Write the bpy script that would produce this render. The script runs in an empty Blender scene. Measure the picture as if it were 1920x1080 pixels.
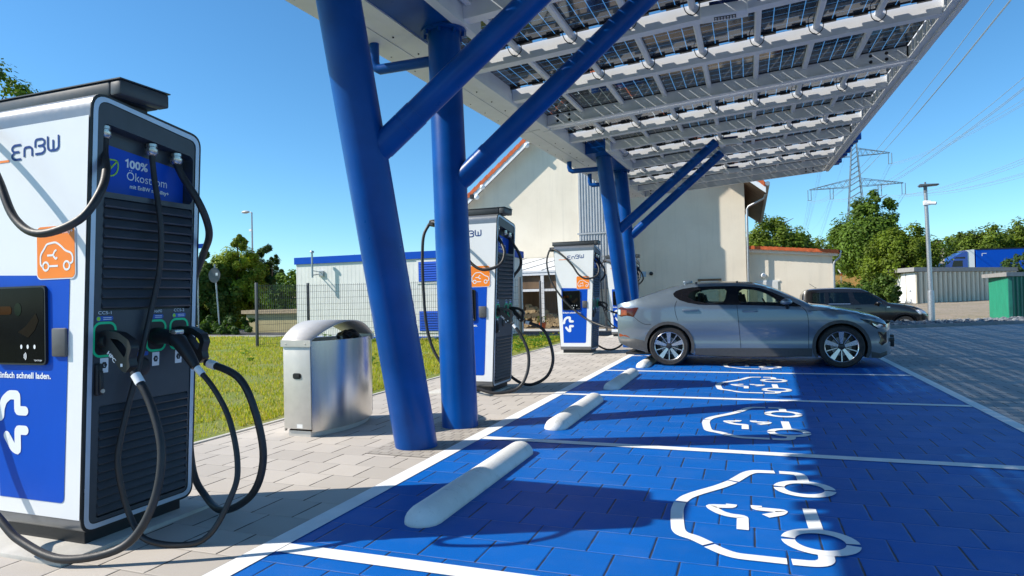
import bpy, bmesh, math, random
from math import sin, cos, pi, radians, sqrt, atan2
from mathutils import Vector, Matrix
from mathutils.geometry import delaunay_2d_cdt
random.seed(7)
S = bpy.context.scene
COL = S.collection

# ------------------------------------------------------------------ camera
cam_d = bpy.data.cameras.new('camera')
cam = bpy.data.objects.new('camera', cam_d)
COL.objects.link(cam)
S.camera = cam
YAW, PITCH, ROLL, FPX, CAMH = 0.3503, 0.0151, -0.0233, 1213.83, 1.263
_f = Vector((-sin(YAW)*cos(PITCH), cos(YAW)*cos(PITCH), sin(PITCH)))
_r = Vector((cos(YAW), sin(YAW), 0))
_u = _r.cross(_f)
_r2 = cos(ROLL)*_r + sin(ROLL)*_u
_u2 = -sin(ROLL)*_r + cos(ROLL)*_u
cam.matrix_world = Matrix(((_r2.x, _u2.x, -_f.x, 0), (_r2.y, _u2.y, -_f.y, 0), (_r2.z, _u2.z, -_f.z, CAMH), (0, 0, 0, 1)))
cam_d.sensor_width = 36
cam_d.lens = FPX/1920*36
cam_d.clip_start = 0.05
cam_d.clip_end = 3000

# ------------------------------------------------------------------ sky and sun
SUN_OFF = Vector((1.1, 0.5, -1.0))            # way the light travels
elev = math.atan2(1.0, sqrt(1.1**2+0.5**2))
az = math.atan2(-1.1, -0.5)                   # measured from +Y towards +X
w = bpy.data.worlds.new('World')
S.world = w
w.use_nodes = True
nt = w.node_tree
nt.nodes.clear()
sky = nt.nodes.new('ShaderNodeTexSky')
sky.sky_type = 'NISHITA'
sky.sun_disc = False
sky.sun_elevation = elev
sky.sun_rotation = az
sky.altitude = 500
sky.air_density = 1.0
sky.dust_density = 0.3
sky.ozone_density = 2.5
bg = nt.nodes.new('ShaderNodeBackground')
bg.inputs['Strength'].default_value = 0.115
wo = nt.nodes.new('ShaderNodeOutputWorld')
tint = nt.nodes.new('ShaderNodeMix')
tint.data_type = 'RGBA'
tint.blend_type = 'MULTIPLY'
tint.inputs[0].default_value = 1.0
tint.inputs[7].default_value = (0.77, 1.04, 1.15, 1)
nt.links.new(sky.outputs[0], tint.inputs[6])
sat = nt.nodes.new('ShaderNodeHueSaturation')
sat.inputs['Saturation'].default_value = 1.10
nt.links.new(tint.outputs[2], sat.inputs['Color'])
nt.links.new(sat.outputs[0], bg.inputs[0])
nt.links.new(bg.outputs[0], wo.inputs[0])
sl = bpy.data.lights.new('sun', 'SUN')
sl.energy = 5.0
sl.angle = radians(0.5)
sl.color = (1.0, 0.93, 0.82)
so = bpy.data.objects.new('sun', sl)
COL.objects.link(so)
so.rotation_euler = SUN_OFF.to_track_quat('-Z', 'Y').to_euler()
S.view_settings.view_transform = 'Standard'
S.view_settings.look = 'None'
S.view_settings.exposure = 0.47
S.view_settings.gamma = 1.0

# ------------------------------------------------------------------ materials
MATS = {}
def lin(c):
    return tuple((x/12.92 if x <= .04045 else ((x+.055)/1.055)**2.4) for x in c)
def newmat(name):
    m = bpy.data.materials.new(name)
    m.use_nodes = True
    nt = m.node_tree
    nt.nodes.clear()
    o = nt.nodes.new('ShaderNodeOutputMaterial')
    b = nt.nodes.new('ShaderNodeBsdfPrincipled')
    nt.links.new(b.outputs[0], o.inputs[0])
    return m, nt, b, o
def N(nt, t, **kw):
    n = nt.nodes.new(t)
    for k, v in kw.items():
        setattr(n, k, v)
    return n
def math_n(nt, op, a, b=None, clamp=False):
    n = nt.nodes.new('ShaderNodeMath')
    n.operation = op
    n.use_clamp = clamp
    for i, v in enumerate((a, b)):
        if v is None: continue
        if isinstance(v, (int, float)): n.inputs[i].default_value = v
        else: nt.links.new(v, n.inputs[i])
    return n.outputs[0]
def mixc(nt, f, a, b, mode='MIX'):
    n = nt.nodes.new('ShaderNodeMix')
    n.data_type = 'RGBA'
    n.blend_type = mode
    for s, v in ((n.inputs[0], f), (n.inputs[6], a), (n.inputs[7], b)):
        if isinstance(v, (int, float)): s.default_value = v
        elif isinstance(v, tuple): s.default_value = (*v[:3], 1)
        else: nt.links.new(v, s)
    return n.outputs[2]
def noise(nt, vec, scale, detail=4, rough=.55):
    n = nt.nodes.new('ShaderNodeTexNoise')
    n.inputs['Scale'].default_value = scale
    n.inputs['Detail'].default_value = detail
    n.inputs['Roughness'].default_value = rough
    if vec is not None: nt.links.new(vec, n.inputs['Vector'])
    return n.outputs['Fac']
def ramp(nt, v, lo, hi):
    n = nt.nodes.new('ShaderNodeMapRange')
    n.inputs[1].default_value = lo
    n.inputs[2].default_value = hi
    nt.links.new(v, n.inputs[0])
    return n.outputs[0]
def bump(nt, b, h, dist, strength=1.0):
    n = nt.nodes.new('ShaderNodeBump')
    n.inputs['Strength'].default_value = strength
    n.inputs['Distance'].default_value = dist
    nt.links.new(h, n.inputs['Height'])
    nt.links.new(n.outputs[0], b.inputs['Normal'])
def objco(nt):
    return nt.nodes.new('ShaderNodeTexCoord').outputs['Object']
def pos(nt):
    return nt.nodes.new('ShaderNodeNewGeometry').outputs['Position']
def mat(name, col, rough=.5, metal=0., var=.12, scale=6., bmp=0., bscale=60., coat=0., stretch=None, spec=None):
    """plain procedural surface: colour and roughness wander with noise, optional grain bump"""
    if name in MATS: return MATS[name]
    m, nt, b, o = newmat(name)
    v = objco(nt)
    if stretch:
        mp = N(nt, 'ShaderNodeMapping')
        mp.inputs['Scale'].default_value = stretch
        nt.links.new(v, mp.inputs[0]); v = mp.outputs[0]
    n = noise(nt, v, scale)
    a = tuple(max(0, c*(1-var)) for c in col); c2 = tuple(min(1, c*(1+var)) for c in col)
    nt.links.new(mixc(nt, ramp(nt, n, .3, .7), a, c2), b.inputs['Base Color'])
    n2 = noise(nt, v, scale*3.1)
    r = N(nt, 'ShaderNodeMapRange')
    r.inputs[3].default_value = max(.02, rough*.8); r.inputs[4].default_value = min(1, rough*1.2)
    nt.links.new(n2, r.inputs[0]); nt.links.new(r.outputs[0], b.inputs['Roughness'])
    b.inputs['Metallic'].default_value = metal
    if coat:
        b.inputs['Coat Weight'].default_value = coat
        b.inputs['Coat Roughness'].default_value = .04
    if spec is not None: b.inputs['Specular IOR Level'].default_value = spec
    if bmp:
        bump(nt, b, noise(nt, v, bscale, 5), bmp)
    MATS[name] = m
    return m
def schlick(nt):
    lw = nt.nodes.new('ShaderNodeLayerWeight')
    return math_n(nt, 'ADD', math_n(nt, 'MULTIPLY', math_n(nt, 'POWER', lw.outputs['Facing'], 5.0), .94), .045)
def paver_mat(name, col, bw, rh, joint, jx_col, jy_col, brickvar, rough, mottled, x_thick=.004, y_thick=.007, scuff=None, spec=.3):
    """slabs in running bond: courses along X, butt joints along Y; laid out in world metres"""
    m, nt, b, o = newmat(name)
    p = pos(nt)
    sep = N(nt, 'ShaderNodeSeparateXYZ'); nt.links.new(p, sep.inputs[0])
    wob = math_n(nt, 'MULTIPLY', math_n(nt, 'SUBTRACT', noise(nt, p, 1.7, 2), .5), .012)
    yy = math_n(nt, 'ADD', sep.outputs[1], wob)
    v = math_n(nt, 'DIVIDE', yy, rh)
    row = math_n(nt, 'FLOOR', v)
    par = math_n(nt, 'MULTIPLY', math_n(nt, 'FLOORED_MODULO', row, 2.0), .5)
    jit = N(nt, 'ShaderNodeTexWhiteNoise', noise_dimensions='1D'); nt.links.new(row, jit.inputs[1])
    par = math_n(nt, 'ADD', par, math_n(nt, 'MULTIPLY', jit.outputs[0], .13))
    u = math_n(nt, 'ADD', math_n(nt, 'DIVIDE', sep.outputs[0], bw), par)
    cu = math_n(nt, 'FLOOR', u)
    fu = math_n(nt, 'SUBTRACT', u, cu); fv = math_n(nt, 'SUBTRACT', v, row)
    du = math_n(nt, 'MULTIPLY', math_n(nt, 'MINIMUM', fu, math_n(nt, 'SUBTRACT', 1.0, fu)), bw)
    dv = math_n(nt, 'MULTIPLY', math_n(nt, 'MINIMUM', fv, math_n(nt, 'SUBTRACT', 1.0, fv)), rh)
    jn = noise(nt, p, 9, 3)
    tx = math_n(nt, 'MULTIPLY', ramp(nt, jn, .25, .75), x_thick)
    ty = math_n(nt, 'MULTIPLY', ramp(nt, jn, .2, .55), y_thick)
    jx = math_n(nt, 'LESS_THAN', dv, tx)
    jy = math_n(nt, 'LESS_THAN', du, ty)
    comb = N(nt, 'ShaderNodeCombineXYZ'); nt.links.new(cu, comb.inputs[0]); nt.links.new(row, comb.inputs[1])
    wn = N(nt, 'ShaderNodeTexWhiteNoise', noise_dimensions='3D'); nt.links.new(comb.outputs[0], wn.inputs[0])
    base = mixc(nt, wn.outputs[0], tuple(c*(1-brickvar) for c in col), tuple(min(1, c*(1+brickvar)) for c in col))
    big = ramp(nt, noise(nt, p, 1.1, 5, .6), .35, .7)
    base = mixc(nt, math_n(nt, 'MULTIPLY', big, mottled), base, tuple(c*.72 for c in col))
    fine = ramp(nt, noise(nt, p, 130, 3, .7), .3, .75)
    base = mixc(nt, math_n(nt, 'MULTIPLY', fine, .22), base, tuple(c*.6 for c in col))
    if scuff:
        sc = ramp(nt, noise(nt, p, 34, 6, .72), .65, .72)
        wear = ramp(nt, noise(nt, p, .9, 4, .6), .38, .66)
        base = mixc(nt, math_n(nt, 'MULTIPLY', sc, math_n(nt, 'MULTIPLY', wear, .9)), base, scuff)
        dust = ramp(nt, noise(nt, p, 2.6, 7, .7), .5, .8)
        base = mixc(nt, math_n(nt, 'MULTIPLY', dust, .13), base, (.16, .22, .36))
        mp = N(nt, 'ShaderNodeMapping'); mp.inputs['Scale'].default_value = (.5, 6, 1); nt.links.new(p, mp.inputs[0])
        tr = ramp(nt, noise(nt, mp.outputs[0], 1.6, 5, .6), .56, .8)
        base = mixc(nt, math_n(nt, 'MULTIPLY', tr, .25), base, tuple(c*.55+.01 for c in col))
    base = mixc(nt, jx, base, jx_col)
    base = mixc(nt, jy, base, jy_col)
    nt.links.new(base, b.inputs['Base Color'])
    b.inputs['Specular IOR Level'].default_value = spec
    rr = N(nt, 'ShaderNodeMapRange'); rr.inputs[3].default_value = rough-.1; rr.inputs[4].default_value = rough+.12
    nt.links.new(noise(nt, p, 5, 4), rr.inputs[0]); nt.links.new(rr.outputs[0], b.inputs['Roughness'])
    edge = math_n(nt, 'MINIMUM', math_n(nt, 'DIVIDE', math_n(nt, 'MINIMUM', du, dv), .010, True), 1.0)
    h = math_n(nt, 'ADD', edge, math_n(nt, 'MULTIPLY', fine, .16))
    h = math_n(nt, 'ADD', h, math_n(nt, 'MULTIPLY', wn.outputs[0], .25))
    bump(nt, b, h, .004)
    MATS[name] = m
    return m

M_white = mat('white_powder_coat', (.80, .81, .82), .35, var=.02, scale=3)
M_blue = mat('blue_gloss_paint', (.0003, .060, .275), .30, var=.16, scale=3, bmp=.0007, bscale=70, spec=.24)
M_chblue = mat('blue_film', (.0005, .074, .50), .42, var=.04, scale=4, spec=.2)
M_dark = mat('anthracite_metal', (.044, .052, .064), .42, var=.1, scale=10, bmp=.0002, bscale=300)
M_black = mat('black_plastic', (.012, .012, .014), .45, var=.2, scale=20)
M_rubber = mat('black_rubber', (.020, .020, .022), .50, var=.25, scale=14, bmp=.0004, bscale=200)
M_grey = mat('grey_metallic_paint', (.22, .23, .245), .33, metal=.65, var=.06, scale=10)
M_cap = mat('cap_grey', (.045, .05, .056), .45, var=.1, scale=10)
M_silver = mat('silver_trim', (.50, .56, .66), .35, metal=.3, var=.05)
M_orange = mat('orange_film', (.93, .235, .008), .45, var=.03, scale=4)
M_txt = mat('white_print', (.82, .84, .86), .5, var=.02)
M_txtb = mat('blue_print', (.002, .045, .22), .5, var=.04, spec=.2)
M_leafg = mat('green_print', (.33, .62, .04), .5, var=.04)
M_sockg = mat('green_ring', (.0, .62, .27), .45, var=.04)
M_glassd = mat('dark_screen', (.004, .005, .007), .12, var=.2, scale=5, spec=.06)
M_lpill = mat('blue_label', (.02, .10, .42), .45, var=.15, scale=60)
M_cardr = mat('card_reader_grey', (.085, .085, .09), .5, var=.1, scale=30)
M_gland = mat('nickel_gland', (.55, .52, .48), .28, metal=.9, var=.1, scale=20)
M_steel = mat('brushed_steel', (.62, .60, .57), .24, metal=1., var=.05, scale=5, stretch=(6, 6, .2))
M_steelm = mat('satin_steel', (.58, .55, .51), .5, metal=.6, var=.05, scale=12)
M_galv = mat('galvanised_steel', (.42, .44, .46), .42, metal=.75, var=.16, scale=20)
M_canopy = mat('white_canopy_steel', (.72, .73, .75), .45, var=.045, scale=3, bmp=.0003, bscale=120)
def render_mat():
    m, nt, b, o = newmat('cream_render')
    p = pos(nt)
    c = mixc(nt, ramp(nt, noise(nt, p, .7, 5, .6), .35, .68), (.82, .735, .60), (.74, .655, .525))
    mp = N(nt, 'ShaderNodeMapping'); mp.inputs['Scale'].default_value = (4, 4, .22); nt.links.new(p, mp.inputs[0])
    c = mixc(nt, math_n(nt, 'MULTIPLY', ramp(nt, noise(nt, mp.outputs[0], 1.3, 6, .65), .52, .8), .30), c, (.50, .45, .37))
    c = mixc(nt, math_n(nt, 'MULTIPLY', ramp(nt, noise(nt, p, 45, 4, .7), .4, .7), .14), c, (.55, .50, .42))
    sp = N(nt, 'ShaderNodeSeparateXYZ'); nt.links.new(p, sp.inputs[0])
    low = ramp(nt, math_n(nt, 'ADD', sp.outputs[2], math_n(nt, 'MULTIPLY', noise(nt, p, 2, 5), .8)), 1.0, .1)
    c = mixc(nt, math_n(nt, 'MULTIPLY', low, .4), c, (.40, .37, .31))
    nt.links.new(c, b.inputs['Base Color']); b.inputs['Roughness'].default_value = .95
    bump(nt, b, noise(nt, p, 90, 5), .004)
    return m
M_cream = render_mat()
M_creamc = mat('cream_container', (.74, .745, .73), .7, var=.05, scale=2.5)
M_tile = mat('orange_tile', (.56, .115, .03), .75, var=.25, scale=7, bmp=.004, bscale=20)
M_wood = mat('brown_board', (.16, .10, .055), .75, var=.3, scale=3, stretch=(1, 1, .15), bmp=.002, bscale=40)
M_fence = mat('anthracite_fence', (.075, .08, .088), .5, metal=.2, var=.1)
M_paint = mat('white_road_paint', (.78, .79, .79), .6, var=.07, scale=5, bmp=.0012, bscale=220)
M_conc = mat('pale_concrete', (.48, .46, .42), .85, var=.12, scale=6, bmp=.002, bscale=70)
def stop_mat():
    m, nt, b, o = newmat('white_painted_concrete')
    p = pos(nt)
    c = mixc(nt, ramp(nt, noise(nt, p, 3.5, 6, .65), .35, .7), (.78, .775, .75), (.66, .65, .62))
    mp = N(nt, 'ShaderNodeMapping'); mp.inputs['Scale'].default_value = (3, 9, 3); mp.inputs['Rotation'].default_value = (0, 0, .6); nt.links.new(p, mp.inputs[0])
    c = mixc(nt, math_n(nt, 'MULTIPLY', ramp(nt, noise(nt, mp.outputs[0], 1.6, 6, .7), .60, .70), .45), c, (.22, .21, .20))
    c = mixc(nt, math_n(nt, 'MULTIPLY', ramp(nt, noise(nt, p, 60, 4, .7), .62, .7), .35), c, (.35, .34, .32))
    sp = N(nt, 'ShaderNodeSeparateXYZ'); nt.links.new(p, sp.inputs[0])
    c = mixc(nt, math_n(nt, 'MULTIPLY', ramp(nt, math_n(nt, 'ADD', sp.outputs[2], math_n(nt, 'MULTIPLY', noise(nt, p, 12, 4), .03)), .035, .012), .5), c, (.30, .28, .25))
    nt.links.new(c, b.inputs['Base Color']); b.inputs['Roughness'].default_value = .7
    bump(nt, b, noise(nt, p, 130, 5), .003)
    return m
M_stop = stop_mat()
M_ablk = mat('asphalt', (.055, .055, .058), .9, var=.25, scale=30, bmp=.004, bscale=160)
M_green = mat('green_sheet_steel', (.012, .27, .16), .5, var=.14, scale=4, stretch=(1, 1, .3))
M_green_shaded = mat('shaded_green_sheet_steel', (.010, .13, .10), .5, var=.2, scale=4)  # same green steel with shade put into its colour, for the less lit front
M_ivory = mat('ivory_sheet_steel', (.66, .60, .48), .6, var=.06, scale=3, stretch=(1, 1, .2))
M_roofgrey = mat('grey_roof_felt', (.30, .29, .28), .8, var=.12, scale=5)
M_bark = mat('bark', (.09, .06, .04), .9, var=.35, scale=8, bmp=.01, bscale=20)

# ------------------------------------------------------------------ mesh building
class MB:
    def __init__(s):
        s.v = []; s.f = []; s.mi = []; s.sm = []; s.uv = {}
    def face(s, pts, m=0, smooth=False, uv=None):
        i = len(s.v)
        s.v.extend([tuple(p) for p in pts])
        s.f.append(tuple(range(i, i+len(pts)))); s.mi.append(m); s.sm.append(smooth)
        if uv: s.uv[len(s.f)-1] = uv
    def add(s, verts, faces, m=0, smooth=False):
        i = len(s.v)
        s.v.extend([tuple(p) for p in verts])
        for f in faces:
            s.f.append(tuple(i+k for k in f)); s.mi.append(m); s.sm.append(smooth)
    def box(s, a, b, m=0, mtx=None):
        x0, y0, z0 = a; x1, y1, z1 = b
        v = [(x0,y0,z0),(x1,y0,z0),(x1,y1,z0),(x0,y1,z0),(x0,y0,z1),(x1,y0,z1),(x1,y1,z1),(x0,y1,z1)]
        if mtx: v = [mtx @ Vector(p) for p in v]
        s.add(v, [(0,3,2,1),(4,5,6,7),(0,1,5,4),(1,2,6,5),(2,3,7,6),(3,0,4,7)], m)
    def bbox(s, a, b, r, m=0, seg=2):
        """box with rounded vertical-plane edges (bevelled)"""
        bm = bmesh.new()
        bmesh.ops.create_cube(bm, size=1)
        for v in bm.verts:
            v.co = Vector([(a[k]+b[k])/2+v.co[k]*(b[k]-a[k]) for k in range(3)])
        bmesh.ops.bevel(bm, geom=list(bm.edges), offset=r, segments=seg, affect='EDGES', profile=.5)
        s.frombm(bm, m, True)
    def frombm(s, bm, m=0, smooth=False, mtx=None):
        bm.verts.index_update()
        vs = [(mtx @ v.co) if mtx else v.co.copy() for v in bm.verts]
        s.add(vs, [[v.index for v in f.verts] for f in bm.faces], m, smooth)
        bm.free()
    def tube(s, pts, r, n=8, m=0, caps=True, closed=False):
        pts = [Vector(p) for p in pts]
        rr = r if isinstance(r, (list, tuple)) else [r]*len(pts)
        K = len(pts)
        rings = []
        prev = None
        for i, p in enumerate(pts):
            if closed: t = pts[(i+1) % K]-pts[i-1]
            else: t = (pts[min(i+1, K-1)]-pts[max(i-1, 0)])
            t.normalize()
            if prev is None:
                a = Vector((0,0,1)) if abs(t.z) < .9 else Vector((1,0,0))
                u = t.cross(a).normalized()
            else:
                u = (prev - t*prev.dot(t))
                if u.length < 1e-6: u = t.orthogonal()
                u.normalize()
            prev = u
            w_ = t.cross(u)
            rings.append([p+rr[i]*(cos(2*pi*k/n)*u+sin(2*pi*k/n)*w_) for k in range(n)])
        v = [q for R in rings for q in R]
        f = []
        for i in range(K if closed else K-1):
            j = (i+1) % K
            for k in range(n):
                f.append((i*n+k, i*n+(k+1)%n, j*n+(k+1)%n, j*n+k))
        s.add(v, f, m, True)
        if caps and not closed:
            s.add(rings[0], [tuple(range(n))[::-1]], m); s.add(rings[-1], [tuple(range(n))], m)
    def cyl(s, a, b, r, n=16, m=0, r2=None):
        s.tube([a, b], [r, r if r2 is None else r2], n, m)
    def lathe(s, prof, n=24, m=0, axis='z', c=(0,0,0), smooth=True):
        """prof: (radius, along) pairs"""
        v = []
        for r, h in prof:
            for k in range(n):
                a = 2*pi*k/n
                if axis == 'z': q = (c[0]+r*cos(a), c[1]+r*sin(a), c[2]+h)
                elif axis == 'y': q = (c[0]+r*cos(a), c[1]+h, c[2]+r*sin(a))
                else: q = (c[0]+h, c[1]+r*cos(a), c[2]+r*sin(a))
                v.append(q)
        f = []
        for i in range(len(prof)-1):
            for k in range(n):
                f.append((i*n+k, i*n+(k+1)%n, (i+1)*n+(k+1)%n, (i+1)*n+k))
        s.add(v, f, m, smooth)
    def prism(s, poly, mp, d0, d1, m=0, smooth_side=False, holes=()):
        """poly in 2D, mp(u,v,d)->xyz, extruded from d0 to d1"""
        vs, fs = tri2d(poly, holes)
        s.add([mp(u, v, d0) for u, v in vs], [tuple(f) for f in fs], m)
        s.add([mp(u, v, d1) for u, v in vs], [tuple(f[::-1]) for f in fs], m)
        for lp in [poly]+list(holes):
            k = len(lp)
            s.add([mp(u, v, d0) for u, v in lp]+[mp(u, v, d1) for u, v in lp],
                  [(i, (i+1)%k, k+(i+1)%k, k+i) for i in range(k)], m, smooth_side)
    def sheet(s, poly, mp, m=0, holes=(), grid=None):
        vs, fs = tri2d(poly, holes, grid)
        s.add([mp(u, v) for u, v in vs], [tuple(f) for f in fs], m, True)
    def build(s, name, mats, parent=None, weld=0., sharp=None, loc=None):
        me = bpy.data.meshes.new(name)
        me.from_pydata(s.v, [], s.f)
        if not isinstance(mats, (list, tuple)): mats = [mats]
        for m in mats: me.materials.append(m)
        me.polygons.foreach_set('material_index', s.mi)
        me.polygons.foreach_set('use_smooth', s.sm)
        if s.uv:
            ul = me.uv_layers.new(name='uv')
            for fi, uv in s.uv.items():
                for li, c in zip(me.polygons[fi].loop_indices, uv): ul.data[li].uv = c
        bm = bmesh.new(); bm.from_mesh(me)
        if weld: bmesh.ops.remove_doubles(bm, verts=bm.verts, dist=weld)
        bmesh.ops.recalc_face_normals(bm, faces=bm.faces)
        bm.to_mesh(me); bm.free()
        if sharp is not None: me.set_sharp_from_angle(angle=radians(sharp))
        me.update()
        o = bpy.data.objects.new(name, me)
        COL.objects.link(o)
        if parent: o.parent = parent
        if loc: o.location = loc
        return o
def pip(x, y, poly):
    c = False; j = len(poly)-1
    for i in range(len(poly)):
        xi, yi = poly[i]; xj, yj = poly[j]
        if (yi > y) != (yj > y) and x < (xj-xi)*(y-yi)/(yj-yi)+xi: c = not c
        j = i
    return c
def tri2d(poly, holes=(), grid=None):
    vs = []; es = []
    for lp in [poly]+list(holes):
        b = len(vs); k = len(lp)
        vs += [Vector(p[:2]) for p in lp]
        es += [(b+i, b+(i+1)%k) for i in range(k)]
    if grid:
        xs = [p[0] for p in poly]; ys = [p[1] for p in poly]
        x = min(xs)+grid*.5
        while x < max(xs):
            y = min(ys)+grid*.5
            while y < max(ys):
                if pip(x, y, poly) and not any(pip(x, y, h) for h in holes):
                    q = Vector((x, y))
                    if all((q-v).length > grid*.45 for v in vs[:len(poly)+sum(len(h) for h in holes)]): vs.append(q)
                y += grid
            x += grid
    r = delaunay_2d_cdt(vs, es, [], 0, 1e-6)
    V = [(v.x, v.y) for v in r[0]]
    F = []
    for f in r[2]:
        cx = sum(V[i][0] for i in f)/3; cy = sum(V[i][1] for i in f)/3
        if pip(cx, cy, poly) and not any(pip(cx, cy, h) for h in holes): F.append(list(f))
    return V, F
def rrect(x0, y0, x1, y1, r, n=4):
    p = []
    for cx, cy, a in ((x1-r, y0+r, -90), (x1-r, y1-r, 0), (x0+r, y1-r, 90), (x0+r, y0+r, 180)):
        for k in range(n+1):
            t = radians(a+90*k/n); p.append((cx+r*cos(t), cy+r*sin(t)))
    return p
def fillet(pts, r, n=4):
    out = [pts[0]]
    for i in range(1, len(pts)-1):
        a, b, c = Vector(pts[i-1]), Vector(pts[i]), Vector(pts[i+1])
        d = min(r, (a-b).length*.49, (c-b).length*.49)
        p = b+(a-b).normalized()*d; q = b+(c-b).normalized()*d
        for k in range(n+1):
            t = k/n
            out.append(tuple((1-t)**2*p+2*t*(1-t)*b+t*t*q))
    out.append(pts[-1])
    return out
def stroke(pts, w_, closed=False):
    """2D strip of a polyline with mitred corners: list of quads"""
    P = [Vector(p[:2]) for p in pts]; K = len(P)
    L = []; Rr = []
    for i in range(K):
        if closed: d0 = (P[i]-P[i-1]).normalized(); d1 = (P[(i+1)%K]-P[i]).normalized()
        else:
            d0 = (P[i]-P[i-1]).normalized() if i else (P[1]-P[0]).normalized()
            d1 = (P[i+1]-P[i]).normalized() if i < K-1 else d0
        n0 = Vector((-d0.y, d0.x)); n1 = Vector((-d1.y, d1.x))
        n = n0+n1
        if n.length < 1e-4: n = n0.copy()
        n.normalize()
        k = min(1.6, 1/max(.3, n.dot(n0)))
        L.append(P[i]+n*w_/2*k); Rr.append(P[i]-n*w_/2*k)
    q = []
    for i in range(K if closed else K-1):
        j = (i+1) % K
        q.append([tuple(L[i]), tuple(Rr[i]), tuple(Rr[j]), tuple(L[j])])
    return q
def spline(pts, n=6):
    """Catmull-Rom through 3D points"""
    P = [Vector(p) for p in pts]; out = []
    for i in range(len(P)-1):
        p0 = P[max(i-1, 0)]; p1 = P[i]; p2 = P[i+1]; p3 = P[min(i+2, len(P)-1)]
        for k in range(n):
            t = k/n
            out.append(.5*((2*p1)+(p2-p0)*t+(2*p0-5*p1+4*p2-p3)*t*t+(3*p1-p0-3*p2+p3)*t**3))
    out.append(P[-1])
    return out
_tc = {}
def text2d(txt, size, bold=0.):
    key = (txt, size, bold)
    if key in _tc: return _tc[key]
    cu = bpy.data.curves.new('t', 'FONT'); cu.body = txt; cu.size = size; cu.fill_mode = 'FRONT'
    cu.offset = bold; cu.resolution_u = 3
    o = bpy.data.objects.new('t', cu); COL.objects.link(o)
    dg = bpy.context.evaluated_depsgraph_get()
    me = bpy.data.meshes.new_from_object(o.evaluated_get(dg))
    v = [(q.co.x, q.co.y) for q in me.vertices]; f = [tuple(p.vertices) for p in me.polygons]
    bpy.data.objects.remove(o); bpy.data.curves.remove(cu); bpy.data.meshes.remove(me)
    _tc[key] = (v, f)
    return v, f
def put_text(mb, txt, size, mp, m=0, width=None, bold=0.):
    v, f = text2d(txt, size, bold)
    if not v: return
    x0 = min(p[0] for p in v); x1 = max(p[0] for p in v)
    k = (width/(x1-x0)) if width else 1.
    mb.add([mp((p[0]-x0)*k, p[1]) for p in v], f, m)

def tag(o, label=None, cat=None, group=None, kind=None):
    if label: o['label'] = label
    if cat: o['category'] = cat
    if group: o['group'] = group
    if kind: o['kind'] = kind
    return o
def thing(name, label, cat, loc=(0,0,0), rz=0., group=None):
    o = bpy.data.objects.new(name, None)
    o.empty_display_size = .2
    COL.objects.link(o); o.location = loc; o.rotation_euler = (0, 0, rz)
    return tag(o, label, cat, group)
def struct(o): return tag(o, kind='structure')
def dup(root, loc, rz=None, label=None, skip=()):
    """copy of a thing with its parts and their sub-parts"""
    r = root.copy(); COL.objects.link(r); r.location = loc
    if rz is not None: r.rotation_euler = (0, 0, rz)
    if label: r['label'] = label
    for ch in list(root.children):
        if ch in skip: continue
        c = ch.copy(); COL.objects.link(c); c.parent = r
        for g in list(ch.children):
            d = g.copy(); COL.objects.link(d); d.parent = c
    return r
# ================================================================== GROUND
X0, X1 = -2.42, 2.30           # long edges of the blue bays
Y0, BW = 0.05, 2.69            # first bay line, bay width
def kline(x): return 23.55+.62*(x-4.37)
M_pave = paver_mat('grey_slab_paving', (.50, .455, .405), .30, .286, None, (.38, .34, .29), (.07, .06, .05), .10, .85, .28, .003, .006)
M_bay = paver_mat('blue_slab_paving', (.0004, .112, .455), .31, .286, None, (.20, .24, .42), (.03, .035, .06), .10, .50, .3, .0028, .0055, scuff=(.10, .22, .55), spec=.2)
M_lane = paver_mat('dark_slab_paving', (.34, .35, .36), .30, .20, None, (.16, .16, .165), (.06, .06, .065), .13, .75, .3, .004, .006)
M_sett = paver_mat('small_sett_paving', (.40, .365, .32), .098, .098, None, (.27, .24, .21), (.22, .19, .17), .12, .9, .2, .006, .006)
# grass soil
def grass_mat():
    m, nt, b, o = newmat('lawn_soil')
    p = pos(nt)
    c = mixc(nt, ramp(nt, noise(nt, p, 1.3, 6, .65), .4, .66), (.22, .27, .03), (.36, .31, .11))
    c = mixc(nt, ramp(nt, noise(nt, p, .35, 4), .35, .7), c, (.17, .24, .025))
    c = mixc(nt, ramp(nt, noise(nt, p, 40, 4, .7), .4, .7), c, (.13, .16, .025))
    nt.links.new(c, b.inputs['Base Color']); b.inputs['Roughness'].default_value = .95
    bump(nt, b, noise(nt, p, 30, 5, .7), .03)
    return m
M_soil = grass_mat()
def field_mat(name, ca, cb, cc):
    m, nt, b, o = newmat(name)
    p = pos(nt)
    mp = N(nt, 'ShaderNodeMapping'); mp.inputs['Scale'].default_value = (1, 1, 3); nt.links.new(p, mp.inputs[0])
    c = mixc(nt, ramp(nt, noise(nt, mp.outputs[0], .5, 6, .6), .4, .62), ca, cb)
    c = mixc(nt, math_n(nt, 'MULTIPLY', ramp(nt, noise(nt, mp.outputs[0], 3, 5, .7), .45, .7), .7), c, cc)
    nt.links.new(c, b.inputs['Base Color']); b.inputs['Roughness'].default_value = .95
    bump(nt, b, noise(nt, p, 6, 6, .7), .2)
    return m
M_far = field_mat('far_meadow', (.09, .12, .03), (.16, .15, .05), (.06, .09, .02))
M_tan = field_mat('dry_grass_bank', (.50, .34, .15), (.42, .31, .13), (.26, .24, .07))
M_yard = field_mat('gravelly_yard', (.42, .34, .27), (.36, .30, .22), (.24, .22, .11))

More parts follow.
